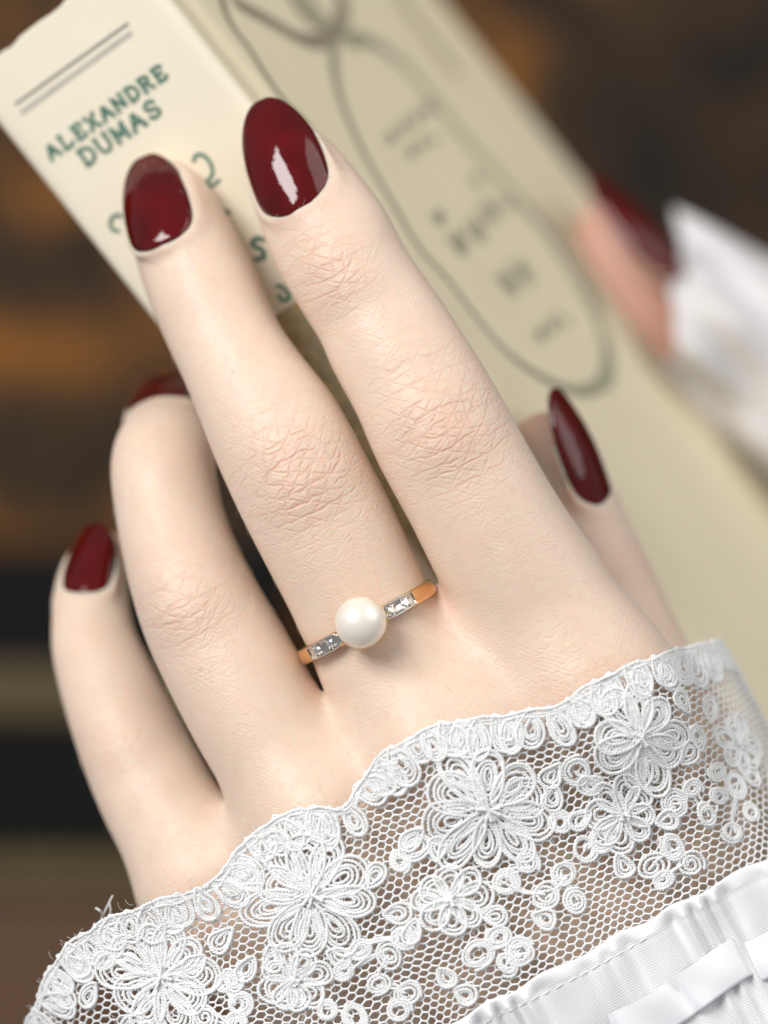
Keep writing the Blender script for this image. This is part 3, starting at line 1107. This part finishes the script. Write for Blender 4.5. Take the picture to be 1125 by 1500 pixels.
# ------------------------------------------------------------------ the other hand: a thumb on the far edge of the book
far_f = {'thumb': [C(884, 330, -106, 36), C(898, 372, -106, 56), C(925, 420, -106, 68), C(965, 480, -107, 76), C(1040, 540, -110, 74), C(1130, 610, -116, 74), C(1230, 700, -124, 80)]}
far_n = {'thumb': dict(base=(1003, 404), zb=-97, tip=(862, 258), zt=-102, n=(0.80, 0.70, 0.45), w=10.5, R=7.0, sag=1.3)}
far_palm = [[C(1230, 700, -124, 80), C(1330, 780, -130, 100)]]
hand2, _ = build_hand("hand", far_f, far_palm, [], far_n, 0.6, M['skin_far'], (25, -36, -150), (85, 48, -85), {})
tag(hand2, "blurred thumb with dark red nail holding the far edge of the book", "hand")
make_nail(far_n['thumb'], hand2)

# ------------------------------------------------------------------ the ring on the middle finger
RC = P(538, 911, -0.2)                       # centre of the hoop
ra = nrm([0.877, 0.48, 0.0])                # across the finger
ru = np.array([0.0, 0.0, 1.0])
rf = nrm(np.cross(ra, ru))                  # along the finger
if rf[1] > 0:
    rf = -rf
RR = 8.5                                   # hoop radius, mm
ring = tag(empty("pearl_ring", RC + ru * -RR * MM), "gold ring set with a white pearl and tiny diamonds on the middle finger", "ring")


def hoop(th, dr=0.0, df=0.0):
    """Point at angle th from the top of the hoop, dr outwards, df along the finger (mm)."""
    th = np.asarray(th, float)
    r = (RR + dr) * MM
    return RC + (np.sin(th) * r)[..., None] * ra + (np.cos(th) * r)[..., None] * ru + (np.asarray(df) * MM + 0 * th)[..., None] * rf


mb = MB()
ths = np.linspace(0, 2 * np.pi, 160, endpoint=False)
sec = np.linspace(0, 2 * np.pi, 16, endpoint=False)
G = np.zeros((160, 17, 3))
for j, a in enumerate(np.append(sec, 0)):
    hw = 0.95
    ca, sa = math.cos(a), math.sin(a)
    df = hw * math.copysign(abs(ca) ** 0.8, ca)
    dr = 0.55 * math.copysign(abs(sa) ** 0.8, sa) if sa > 0 else 0.3 * sa
    G[:, j] = hoop(ths, dr, df)
mb.grid(G, closed_u=True)
mb.build("band", M['gold'], ring)

PC = P(528, 912, 11.1)
PRAD = 3.0 * MM
mb = MB()
la_ = np.linspace(0, np.pi, 33)
lo_ = np.linspace(0, 2 * np.pi, 49)
LA, LO = np.meshgrid(la_, lo_, indexing='ij')
mb.grid(PC + PRAD * np.stack([np.sin(LA) * np.cos(LO), np.sin(LA) * np.sin(LO), np.cos(LA) * 0.93], -1))
mb.build("pearl", M['pearl'], ring)
mb = MB()                                    # gold cup and post under the pearl
prof = [(0.9, -3.9), (1.0, -3.3), (1.8, -2.75), (2.6, -1.9), (2.98, -1.0), (3.04, -0.7), (2.96, -0.65), (2.6, -1.6)]
G = np.zeros((48, len(prof), 3))
for j, (r, z) in enumerate(prof):
    a = np.linspace(0, 2 * np.pi, 48, endpoint=False)
    G[:, j] = PC + np.array([0.09, -0.09, 0]) * MM + np.stack([np.cos(a) * r * MM, np.sin(a) * r * MM, 0 * a + z * MM], -1)
mb.grid(G, closed_u=True)
mb.build("pearl_cup", M['gold'], ring)


def shoulder(sgn):
    """Platinum plate along the hoop with bevelled rim, milgrain beads and two old-cut stones."""
    th0, th1 = sgn * math.radians(19.5 if sgn > 0 else 15.5) - math.radians(6.7), sgn * math.radians(48.5) - math.radians(6.7)
    n = 20
    th = np.linspace(th0, th1, n)
    w = np.interp(np.linspace(0, 1, n), [0, 0.12, 0.3, 0.8, 1], [0.45, 0.86, 0.95, 0.90, 0.80])
    prof = [(-1.0, -0.2), (-1.0, 0.62), (-0.93, 0.80), (-0.80, 0.84), (-0.72, 0.70), (0, 0.68), (0.72, 0.70), (0.80, 0.84), (0.93, 0.80), (1.0, 0.62), (1.0, -0.2)]
    G = np.zeros((n, len(prof), 3))
    for j, (q, dr) in enumerate(prof):
        G[:, j] = np.stack([hoop(np.array(t), dr, q * w[i]) for i, t in enumerate(th)])
    m_ = MB()
    m_.grid(G)
    # end faces
    for i in (0, n - 1):
        k = len(prof)
        m_.grid(np.stack([G[i, :k // 2 + 1], G[i, ::-1][:k // 2 + 1]], 0))
    o = m_.build("shoulder_plate", M['platinum'], ring)
    # milgrain: tiny beads on both rims
    b_ = MB()
    for q in (-0.9, 0.9):
        for t in np.linspace(th0, th1, 17):
            ww = np.interp((t - th0) / (th1 - th0), [0, 0.12, 0.3, 0.8, 1], [0.45, 0.86, 0.95, 0.90, 0.80])
            c = hoop(np.array(t), 0.84, q * ww)
            A = np.linspace(0, np.pi, 5)
            Bq = np.linspace(0, 2 * np.pi, 7)
            AA, BB = np.meshgrid(A, Bq, indexing='ij')
            b_.grid(c + 0.085 * MM * np.stack([np.sin(AA) * np.cos(BB), np.sin(AA) * np.sin(BB), np.cos(AA)], -1))
    tag(b_.build("milgrain_edge", M['platinum'], o), kind="stuff")
    # stones
    for f in (0.27, 0.70):
        t = th0 + (th1 - th0) * f
        c = hoop(np.array(t), 0.66, 0.0)
        up = nrm(hoop(np.array(t), 1.0) - hoop(np.array(t), 0.0))
        tg = nrm(np.cross(rf, up))
        rad = 0.60 * MM
        a = np.linspace(0, 2 * np.pi, 9)[:-1]
        rings = [(0.0, 0.30), (0.55, 0.30), (1.0, 0.10), (1.0, 0.04), (0.0, -0.55)]
        V = []
        for k, (r, z) in enumerate(rings):
            tw = (k % 2) * math.pi / 8
            V.append(np.stack([c + rad * r * (math.cos(x + tw) * tg + math.sin(x + tw) * rf) + up * z * 1.0 * MM for x in a]))
        m2 = MB()
        m2.grid(np.stack(V, 1), closed_u=True)
        m2.build("diamond", M['diamond'], o, smooth=False)
        # four grains that hold the stone
        g_ = MB()
        for k in range(4):
            x = math.pi / 4 + k * math.pi / 2
            cc = c + rad * 1.08 * (math.cos(x) * tg + math.sin(x) * rf) + up * 0.12 * MM
            A = np.linspace(0, np.pi, 6)
            Bq = np.linspace(0, 2 * np.pi, 9)
            AA, BB = np.meshgrid(A, Bq, indexing='ij')
            g_.grid(cc + 0.16 * MM * np.stack([np.sin(AA) * np.cos(BB), np.sin(AA) * np.sin(BB), np.cos(AA)], -1))
        tag(g_.build("claw_grains", M['platinum'], o), kind="stuff")


shoulder(-1)
shoulder(1)

# ------------------------------------------------------------------ lace cuff
O_ = np.array([560.0, 1130.0])
EA = np.array([0.886, -0.464])     # along the cuff (pixels, y down)
EB = np.array([0.464, 0.886])      # towards the elbow
A0, AH, ZC, ZH, PEX = -30.0, 562.0, -20.0, 30.0, 2.7


def to_ab(px, py):
    r = np.array([px, py], float) - O_
    return float(r @ EA), float(r @ EB)


# arc length table over the cuff's cross-section
_th = np.linspace(-math.pi / 2, math.pi / 2, 4001)
_sa, _ca = np.sin(_th), np.cos(_th)
_ax = A0 + np.where(_sa < 0, 640.0, AH) * np.sign(_sa) * np.abs(_sa) ** (2 / PEX)
_az = ZC + ZH * np.abs(_ca) ** (2 / PEX)
_ds = np.hypot(np.diff(_ax), np.diff(_az) / (S / MM))
_q = np.concatenate([[0], np.cumsum(_ds)])
_q -= np.interp(0.0, _ax, _q)
Q_MIN, Q_MAX = _q[0], _q[-1]


def a_to_q(a):
    return np.interp(a, _ax, _q)


# height of the hand under the cuff, so that the lace lies on it
_hp = HV[HV[:, 2] > -30]
_kk = (S / MM) * (D - _hp[:, 2] * MM) / D
_pp = np.stack([_hp[:, 0] / _kk + 562.5, 750 - _hp[:, 1] / _kk], 1) - O_
_ha, _hb = _pp @ EA, _pp @ EB
HA0, HB0, HSTEP, HNA, HNB = -700.0, -160.0, 8.0, 180, 120
_hm = np.full((HNA, HNB), -40.0)
_ia = ((_ha - HA0) / HSTEP).astype(int)
_ib = ((_hb - HB0) / HSTEP).astype(int)
_ok = (_ia >= 0) & (_ia < HNA) & (_ib >= 0) & (_ib < HNB)
np.maximum.at(_hm, (_ia[_ok], _ib[_ok]), _hp[_ok, 2])
for _ in range(2):                       # spread the tops a little, then soften
    _pd = np.pad(_hm, 1, mode='edge')
    _hm = np.max([_pd[i:i + HNA, j:j + HNB] for i in range(3) for j in range(3)], 0)
for _ in range(5):
    _pd = np.pad(_hm, 1, mode='edge')
    _hm = np.mean([_pd[i:i + HNA, j:j + HNB] for i in range(3) for j in range(3)], 0)


def hand_top(a, b):
    x = np.clip((np.asarray(a) - HA0) / HSTEP - 0.5, 0, HNA - 1.001)
    y = np.clip((np.asarray(b) - HB0) / HSTEP - 0.5, 0, HNB - 1.001)
    i, j = x.astype(int), y.astype(int)
    u, v = x - i, y - j
    return (_hm[i, j] * (1 - u) * (1 - v) + _hm[i + 1, j] * u * (1 - v) + _hm[i, j + 1] * (1 - u) * v + _hm[i + 1, j + 1] * u * v)


def cuff_z_extra(q, b):
    """Soft undulations of the lace and the fullness gathered into the seam."""
    q, b = np.asarray(q, float), np.asarray(b, float)
    g = np.clip((b - 120) / 250, 0, 1)
    z = 0.45 * np.sin(q / 74 + 0.9) * g + 0.28 * np.sin(q / 31 + b / 90) * g
    z += 0.7 * np.sin(q / 150 + b / 170 + 0.5) + 0.35 * np.sin(q / 63 - b / 60)
    return z


def cuff(q, b, lift=0.0):
    """Point on the cuff; q arc pixels along it, b pixels towards the elbow, lift mm."""
    q, b = np.broadcast_arrays(np.asarray(q, float), np.asarray(b, float))
    a = np.interp(q, _q, _ax)
    z = np.interp(q, _q, _az) + cuff_z_extra(q, b)
    hz = hand_top(a, b) + 1.0
    z = 0.5 * (z + hz + np.sqrt((z - hz) ** 2 + 1.0)) + lift
    px = O_[0] + a * EA[0] + b * EB[0]
    py = O_[1] + a * EA[1] + b * EB[1]
    k = S * (D - z * MM) / D
    return np.stack([(px - 562.5) * k, (750 - py) * k, z * MM], -1)


EDGE_A = [-668, -645, -600, -575, -520, -462, -379, -300, -240, -172, -110, -74, -40, 14, 103, 197, 262, 285, 330, 400, 473, 530]
EDGE_B = [130, 92, 60, 32, 8, 2, 14, 30, 0, -16, -2, 24, -2, -27, -25, 8, 30, 32, 26, 30, 42, 60]


def edge_b(a):
    return np.interp(a, EDGE_A, EDGE_B)


def edge_q(q):
    return edge_b(np.interp(q, _q, _ax))


SEAM = 372.0
sleeve = tag(empty("lace_sleeve", cuff(0, 400, -30)), "white sleeve with a scalloped lace cuff around the foreground wrist", "sleeve")
nprs = np.random.RandomState(11)

# --- hexagonal net
mb = MB()
PW, PH = 7.6, 9.6
rows = int((SEAM + 60) / PH) + 6
q0s = np.arange(Q_MIN + 60, Q_MAX - 30, PW)
jit = nprs.uniform(-0.7, 0.7, (rows + 2, len(q0s), 2))
_wq = lambda q, b: 3.2 * np.sin(q / 47 + b / 31) + 2.0 * np.sin(q / 23 - b / 53 + 1)
_wb = lambda q, b: 2.6 * np.sin(q / 39 - b / 44 + 2) + 1.6 * np.sin(q / 19 + b / 61)
def net_xy(k, i):
    sgn = 1 if (i + k) % 2 == 0 else -1
    q, b = q0s[i] + jit[k, i, 0], -40 + k * PH + sgn * 1.9 + jit[k, i, 1]
    return q + _wq(q, b), b + _wb(q, b)
for k in range(rows):
    run = []
    for i in range(len(q0s)):
        q, b = net_xy(k, i)
        if edge_q(q) + 14 < b < SEAM + 12:
            run.append((q, b))
            if (i + k) % 2 == 0 and k + 1 < rows:
                q2, b2 = net_xy(k + 1, i)
                if b2 < SEAM + 14:
                    mb.tube(cuff([q, q2], [b, b2]), 0.115 * MM, 5)
        else:
            if len(run) > 1:
                r = np.array(run)
                mb.tube(cuff(r[:, 0], r[:, 1]), 0.145 * MM, 5)
            run = []
    if len(run) > 1:
        r = np.array(run)
        mb.tube(cuff(r[:, 0], r[:, 1]), 0.145 * MM, 5)
tag(mb.build("lace_net", M['net'], sleeve), kind="stuff")


def yarn(m_, qb, lift, rad, closed=False, sides=6):
    """Two-ply yarn along points (q, b) in pixels on the cuff."""
    qb = np.asarray(qb, float)
    # resample evenly, about 2.2 px
    if closed:
        qb = np.vstack([qb, qb[:1]])
    seg = np.linalg.norm(np.diff(qb, axis=0), axis=1)
    s = np.concatenate([[0], np.cumsum(seg)])
    n = max(6, int(s[-1] / 2.4))
    ss = np.linspace(0, s[-1], n + 1)[:-1] if closed else np.linspace(0, s[-1], n)
    q = np.interp(ss, s, qb[:, 0])
    b = np.interp(ss, s, qb[:, 1])
    p1, p2, a1 = nprs.uniform(0, 6.3), nprs.uniform(0, 6.3), nprs.uniform(0.4, 1.4)
    q = q + a1 * np.sin(ss / 11 + p1) + nprs.normal(0, 0.25, len(q))
    b = b + a1 * np.sin(ss / 9 + p2) + nprs.normal(0, 0.25, len(b))
    lf = np.asarray(lift) + 0.05 * np.sin(ss / 9 + nprs.uniform(0, 6))
    tq, tb = np.gradient(q), np.gradient(b)
    ln = np.hypot(tq, tb) + 1e-9
    nq, nb = -tb / ln, tq / ln
    ph0 = nprs.uniform(0, 6.28)
    turns = max(1, round(s[-1] / 9.0))
    ph = ph0 + 2 * np.pi * turns * ss / max(s[-1], 1e-6)
    rp = rad / (S / MM)
    for k in (0, np.pi):
        off = 0.52 * rp * np.cos(ph + k)
        hz = 0.52 * rad * np.sin(ph + k)
        m_.tube(cuff(q + nq * off, b + nb * off, lf + hz), 0.66 * rad * MM, sides, closed=closed)


def teardrop(L, W, n=40):
    t = np.linspace(0, 2 * np.pi, n, endpoint=False)
    x = L * (1 - np.cos(t)) / 2
    y = W / 2 * np.sin(t) * np.sin(t / 2) ** 0.7 * 1.12
    return x, y


def petal(parent, cq, cb, ang, L, W, r0=6.0, rings=3, rad=0.205, name="petal"):
    m_ = MB()
    ca, sa = math.cos(ang), math.sin(ang)
    for k in range(rings):
        f = 1 - k * (0.27 if rings < 4 else 0.21 if rings < 5 else 0.175) + nprs.uniform(-0.03, 0.03)
        l, w = L * (f if k == 0 else f * 1.0), W * (f - 0.02 * k)
        x, y = teardrop(l, w)
        x = x + r0 + (L - l) * 0.52
        x = x + nprs.normal(0, 0.5) + 0.8 * np.sin(np.linspace(0, 6.28, len(x)) * 2 + nprs.uniform(0, 6))
        y = y * nprs.uniform(0.93, 1.07) + nprs.normal(0, 0.5)
        q = cq + x * ca - y * sa
        b = cb + x * sa + y * ca
        yarn(m_, np.stack([q, b], 1), 0.32 + 0.10 * (k == 0) + nprs.uniform(-0.05, 0.1), rad * (1.08 if k == 0 else 0.95), closed=True)
    return m_.build(name, M['thread'], parent)


FLOWERS = []


def flower(px, py, R, n, sq=1.0, rot=0.0, rings=3, W=None, rad=0.205):
    FLOWERS.append((px, py, R))
    a, b = to_ab(px, py)
    q = float(a_to_q(a))
    root = link(bpy.data.objects.new("embroidered_flower", None), sleeve)
    root.empty_display_size = 0.002
    c = cuff(q, b)
    off = Vector((0, 0, 0))
    root.location = Vector([float(v) for v in c]) - sleeve.location
    for k in range(n):
        ang = rot + 2 * math.pi * k / n + rng.uniform(-0.16, 0.16)
        L = R * rng.uniform(0.74, 1.04)
        petal(root, q, b, ang, L, (W or R * 0.62) * rng.uniform(0.82, 1.18), r0=R * 0.05, rings=rings, rad=rad)
    m_ = MB()                                   # knotted centre
    for k in range(7):
        x = rng.uniform(0, 6.28)
        r = R * 0.17
        yarn(m_, [(q + r * math.cos(x), b + r * math.sin(x)), (q + rng.uniform(-2, 2), b + rng.uniform(-2, 2)), (q - r * math.cos(x + 0.5), b - r * math.sin(x + 0.5))], 0.66 + 0.05 * k, rad)
    m_.build("flower_centre", M['thread'], root)


def rosette(px, py, R, rad=0.205, name="ring_rosette"):
    a, b = to_ab(px, py)
    q = float(a_to_q(a))
    m_ = MB()
    t = np.linspace(0, 2 * np.pi * rng.choice((2.4, 2.8, 3.2, 3.7)), 90)
    r = np.interp(t, [0, t[-1]], [R * rng.uniform(0.2, 0.5), R * rng.uniform(0.85, 1.05)])
    ex, ey = rng.uniform(0.82, 1.2), rng.uniform(0.82, 1.15)
    ph = rng.uniform(0, 6.28)
    yarn(m_, np.stack([q + r * np.cos(t + ph) * ex, b + r * np.sin(t + ph) * ey], 1), 0.36, rad)
    return m_.build(name, M['thread'], sleeve)


flower(716, 1186, 104, 10, rot=0.25, rings=5, W=58)
flower(456, 1312, 100, 10, rot=0.1, rings=5, W=56)
flower(236, 1432, 98, 10, rot=0.5, rings=5, W=56)
flower(940, 1082, 84, 9, rot=0.2, rings=5, W=52)
flower(660, 1318, 58, 8, rot=0.3, rings=3, W=40)
flower(430, 1436, 56, 8, rot=0.2, rings=3, W=38)
flower(914, 1194, 56, 8, rot=0.6, rings=3, W=38)
flower(1085, 1090, 50, 7, rot=0.3, rings=3, W=36)
flower(205, 1540, 54, 7, rot=0.3, rings=3, W=38)

ROS = [(503, 1421, 20), (570, 1399, 22), (554, 1442, 20), (597, 1455, 19), (527, 1391, 18), (591, 1375, 19), (585, 1480, 17),
       (773, 1263, 20), (741, 1293, 20), (799, 1311, 22), (826, 1279, 18), (843, 1320, 19), (700, 1398, 26), (730, 1373, 20), (762, 1395, 22), (742, 1412, 18),
       (856, 1244, 22), (882, 1232, 18), (956, 1270, 25), (985, 1240, 20), (1012, 1266, 20), (972, 1288, 18), (989, 1178, 20), (1014, 1156, 18), (1036, 1194, 20), (1052, 1166, 18),
       (1078, 1150, 19), (1072, 1219, 19), (1050, 1130, 16), (610, 1240, 24), (585, 1262, 18), (820, 1205, 18), (330, 1440, 20), (352, 1470, 20), (345, 1500, 18), (300, 1490, 19),
       (480, 1480, 18), (520, 1490, 22), (1100, 1190, 18), (845, 1130, 22), (868, 1150, 18)]
for x, y, r in ROS:
    rosette(x, y, r)
# strands that run from one rosette to its neighbour
for (x, y, r), (x2, y2, r2) in zip(ROS[:-1], ROS[1:]):
    if math.hypot(x2 - x, y2 - y) < 75:
        m_ = MB()
        (a1, b1), (a2, b2) = to_ab(x, y), to_ab(x2, y2)
        q1, q2 = float(a_to_q(a1)), float(a_to_q(a2))
        for k in range(2):
            j = lambda: rng.uniform(-9, 9)
            yarn(m_, catmull([(q1 + j(), b1 + j()), ((q1 + q2) / 2 + j(), (b1 + b2) / 2 + j()), (q2 + j(), b2 + j())], 8), 0.25 + 0.1 * k, 0.2)
        m_.build("joining_strand", M['thread'], sleeve)
# small leaf loops that fill the ground between the motifs
for x, y, ang, L_ in ((610, 1345, 2.4, 40), (705, 1340, 0.6, 38), (640, 1262, -1.0, 36), (560, 1340, 0.4, 40), (540, 1300, -0.6, 40), (372, 1400, 2.6, 42), (395, 1385, 1.9, 40),
                      (480, 1392, 1.0, 38), (865, 1190, 3.0, 38), (960, 1205, 0.3, 36), (905, 1250, 1.6, 38), (880, 1160, -2.2, 36), (1000, 1120, -0.5, 42), (1025, 1100, -1.2, 40),
                      (1040, 1060, -0.9, 44), (1010, 1045, -1.6, 40), (820, 1120, 2.7, 40), (812, 1150, 2.2, 38), (620, 1215, 2.9, 42), (340, 1360, 2.8, 44), (300, 1400, 2.9, 40),
                      (170, 1390, 2.9, 44), (140, 1440, 2.6, 44), (330, 1420, 1.4, 36), (780, 1340, 0.8, 36), (640, 1420, 1.2, 34), (665, 1450, 0.9, 34), (1090, 1140, 0.2, 36)):
    a1, b1 = to_ab(x, y)
    petal(sleeve, float(a_to_q(a1)), b1, ang, L_, 30, r0=0, rings=3, rad=0.20, name="leaf_loop")

# --- scalloped border: teardrop loops standing on the edge, and a corded edge
qs = a_to_q(np.array(EDGE_A, float))
qq = np.linspace(qs[0], qs[-1], 1600)
bb = edge_q(qq)
kern = np.hanning(41)
kern /= kern.sum()
bbs = np.convolve(np.pad(bb, 20, mode='edge'), kern, 'valid')
ss = np.concatenate([[0], np.cumsum(np.hypot(np.diff(qq), np.diff(bbs)))])
tot = ss[-1]
step = 27.0
for i, sp_ in enumerate(np.arange(10, tot - 10, step)):
    q = np.interp(sp_, ss, qq)
    b = np.interp(sp_, ss, bbs)
    dq = np.interp(sp_ + 5, ss, qq) - np.interp(sp_ - 5, ss, qq)
    db = np.interp(sp_ + 5, ss, bbs) - np.interp(sp_ - 5, ss, bbs)
    ang = math.atan2(db, dq) + math.pi / 2 + rng.uniform(-0.45, 0.35)
    petal(sleeve, q, b, ang, rng.uniform(46, 68), rng.uniform(34, 46), r0=-1, rings=rng.choice((4, 4, 5)), rad=0.205, name="border_loop")
for k, dd in enumerate((2.0, 6.5, 11.0)):
    m_ = MB()
    for s0 in np.arange(0, tot, 30):             # short overlapping stitches make the cord
        u = np.linspace(s0 - 4, min(s0 + 36, tot), 18)
        q = np.interp(u, ss, qq)
        b = np.interp(u, ss, bbs) + dd + 1.6 * np.sin(u / 13 + k)
        yarn(m_, np.stack([q, b], 1), 0.35 + 0.18 * (k == 0) + nprs.uniform(-0.08, 0.12), 0.21)
    tag(m_.build("edge_cord", M['thread'], sleeve), kind="stuff")
# stray cotton fibres standing off the embroidery
m_ = MB()
for i in range(2000):
    if i < 900:
        sp_ = nprs.uniform(0, tot)
        q, b = np.interp(sp_, ss, qq), np.interp(sp_, ss, bbs) + nprs.uniform(-3, 50)
    else:
        fx, fy, fr = FLOWERS[nprs.randint(len(FLOWERS))]
        a_, b = to_ab(fx + nprs.normal(0, fr * 0.5), fy + nprs.normal(0, fr * 0.5))
        q = float(a_to_q(a_))
    x, l = nprs.uniform(0, 6.28), nprs.uniform(5, 15)
    c_ = nprs.uniform(-0.9, 0.9)
    t_ = np.linspace(0, 1, 6)
    m_.tube(cuff(q + l * t_ * np.cos(x + c_ * t_), b + l * t_ * np.sin(x + c_ * t_), 0.55 + 0.55 * nprs.uniform(0.3, 1) * np.sin(t_ * 2.4)), 0.022 * MM, 3)
tag(m_.build("stray_fibres", M['thread'], sleeve), kind="stuff")
# loose thread at the turned edge on the left
m_ = MB()
for pts in ([(148, 1348, -2), (155, 1332, 0), (165, 1312, 1.5)], [(152, 1345, -2), (147, 1335, 0), (140, 1330, 0)], [(158, 1346, -1), (162, 1335, 0.5), (160, 1322, 1.2)]):
    m_.tube(catmull([P(*p) for p in pts], 6), 0.12 * MM, 6)
m_.build("loose_thread", M['thread'], sleeve)


# --- gathered cotton band above the lace
def gather(q, b):
    u = q / 44.0
    w = np.sin(2 * np.pi * (u + 0.35 * np.sin(u * 1.7) + 0.2 * np.sin(u * 0.63 + 1)))
    amp = 0.62 + 0.36 * np.sin(u * 0.9 + 2)
    dens = np.exp(-((b - SEAM) / 95.0) ** 2) + 0.35
    return amp * w * dens


def band_lift(q, b):
    e = np.clip((b - SEAM) / 14.0, 0, 1)
    puff = 0.75 + 0.6 * np.sqrt(e * (2 - e))
    dip = -0.06 * np.exp(-((b - SEAM - 26) / 5.0) ** 2)          # sewn line
    slot = -0.25 * np.exp(-((b - SEAM - 122) / 26.0) ** 2)
    return puff + dip + slot + gather(q, b) * np.clip((b - SEAM) / 20, 0.15, 1) + 0.25 * np.sin(q / 21 + b / 37) * np.sin(b / 45)


bv = np.concatenate([np.linspace(SEAM, SEAM + 40, 22), np.linspace(SEAM + 44, SEAM + 620, 110)])
qv = np.linspace(Q_MIN + 5, Q_MAX - 5, 520)
QQ, BB = np.meshgrid(qv, bv, indexing='ij')
edge_wave = 3.0 * np.sin(QQ / 17 + 0.6 * np.sin(QQ / 41)) * np.exp(-(BB - SEAM) / 30)
top = cuff(QQ, BB + edge_wave, band_lift(QQ, BB))
bot = cuff(QQ, BB + edge_wave, band_lift(QQ, BB) - 0.28)
mb = MB()
mb.grid(np.concatenate([bot[:, ::-1], top], 1))
band = mb.build("cotton_band", M['cotton'], sleeve)
# running stitches along the seam
q = -260.0
while q < 230:
    l = rng.uniform(11, 15)
    u = np.linspace(0, l, 8)
    b = SEAM + 26 + 2 * math.sin(q / 60)
    lift = band_lift(q + u, np.full(8, b)) + 0.02 + 0.10 * np.sin(np.pi * u / l)
    m_ = MB()
    m_.tube(cuff(q + u, np.full(8, b) - 0.12 * u, lift), 0.075 * MM, 6)
    m_.build("stitch", M['thread'], band)
    q += l + rng.uniform(5, 9)


# --- satin ribbon threaded through the band
def ribbon(q0, q1, b0, w, bow, pinch=0.0):
    n, m = 110, 14
    uu = np.linspace(0, 1, n)
    vv = np.linspace(-1, 1, m)
    U, V_ = np.meshgrid(uu, vv, indexing='ij')
    q = q0 + (q1 - q0) * U
    bc = b0 + 5 * np.sin(U * 5) - 10 * (U - 0.5)
    b = bc + V_ * w / 2
    ends = np.minimum(1, np.minimum(U, 1 - U) / 0.06)
    lift = 2.15 + bow * np.sin(np.pi * U) ** 0.6 - 1.9 * (1 - np.sqrt(ends)) - 0.1 * np.abs(V_) ** 3 - pinch * np.exp(-((U - 0.49 - 0.03 * V_) / 0.035) ** 2) + 0.16 * np.sin(U * 9 + V_ * 1.4) + 0.10 * np.sin(U * 17 - V_ * 2 + 1)
    t_ = cuff(q, b, lift)
    b_ = cuff(q, b, lift - 0.15)
    m_ = MB()
    m_.grid(np.concatenate([t_, b_[:, ::-1], t_[:, :1]], 1))
    return m_.build("satin_ribbon", M['satin'], sleeve)


for a0, a1, pn in ((-160, 60, 0.0), (122, 352, 0.55), (346, 520, 0.0)):
    ribbon(float(a_to_q(a0)), float(a_to_q(a1)), SEAM + 122, 62, 0.25, pn)

# ------------------------------------------------------------------ far sleeve: ruffled white cuff of the other hand
far = tag(empty("lace_sleeve", P(1100, 600, -135)), "blurred white ruffled sleeve behind the book on the right", "sleeve")


def far_cuff(u, v, lift=0.0):
    """u 0..1 around the wrist as seen, v 0..1 from the edge back along the arm."""
    # edge line in the picture from upper left to lower right of the opening
    top = np.array([[985, 350], [1030, 330], [1300, 470]])
    ang = np.pi * (u * 1.15 - 0.08)
    c0 = np.array([1022.0, 472.0])
    ax = nrm(np.array([0.84, 0.54]))
    pr = np.array([-0.05, 1.0])
    Rr = 124 * (1 + 0.6 * v)
    flute = 1 + 0.09 * np.exp(-v * 5) * np.sin(ang * 10 + 3 * v) + 0.05 * np.sin(ang * 4.3 + v * 5) + 0.035 * np.sin(ang * 7.1 - v * 7 + 1)
    x = c0[0] + pr[0] * -np.cos(ang) * Rr * flute + ax[0] * (v * 420 - 40 - 8 * np.sin(ang * 5 + 1) - 3 * np.sin(ang * 11))
    y = c0[1] + pr[1] * -np.cos(ang) * Rr * flute + ax[1] * (v * 420 - 40 - 8 * np.sin(ang * 5 + 1) - 3 * np.sin(ang * 11))
    z = -112 + np.sin(ang) * 20 * flute + 1.6 * np.sin(ang * 4 + v * 11) + 0.9 * np.sin(ang * 7 - v * 15 + 2) + lift
    return x, y, z


U, V_ = np.meshgrid(np.linspace(0, 1, 140), np.linspace(0, 1, 60), indexing='ij')
x, y, z = far_cuff(U, V_)
k = S * (D - z * MM) / D
top = np.stack([(x - 562.5) * k, (750 - y) * k, z * MM], -1)
x, y, z = far_cuff(U, V_, -0.5)
bot = np.stack([(x - 562.5) * k, (750 - y) * k, z * MM], -1)
mb = MB()
mb.grid(np.concatenate([bot[:, ::-1], top], 1))
mb.build("ruffled_cuff", woven_material("white_lace_cloth", (0.74, 0.72, 0.73), 1000, 0.3), far)

print("tris", sum(len(o.data.polygons) * 2 for o in scene.objects if o.type == 'MESH'), "objects", len(scene.objects))
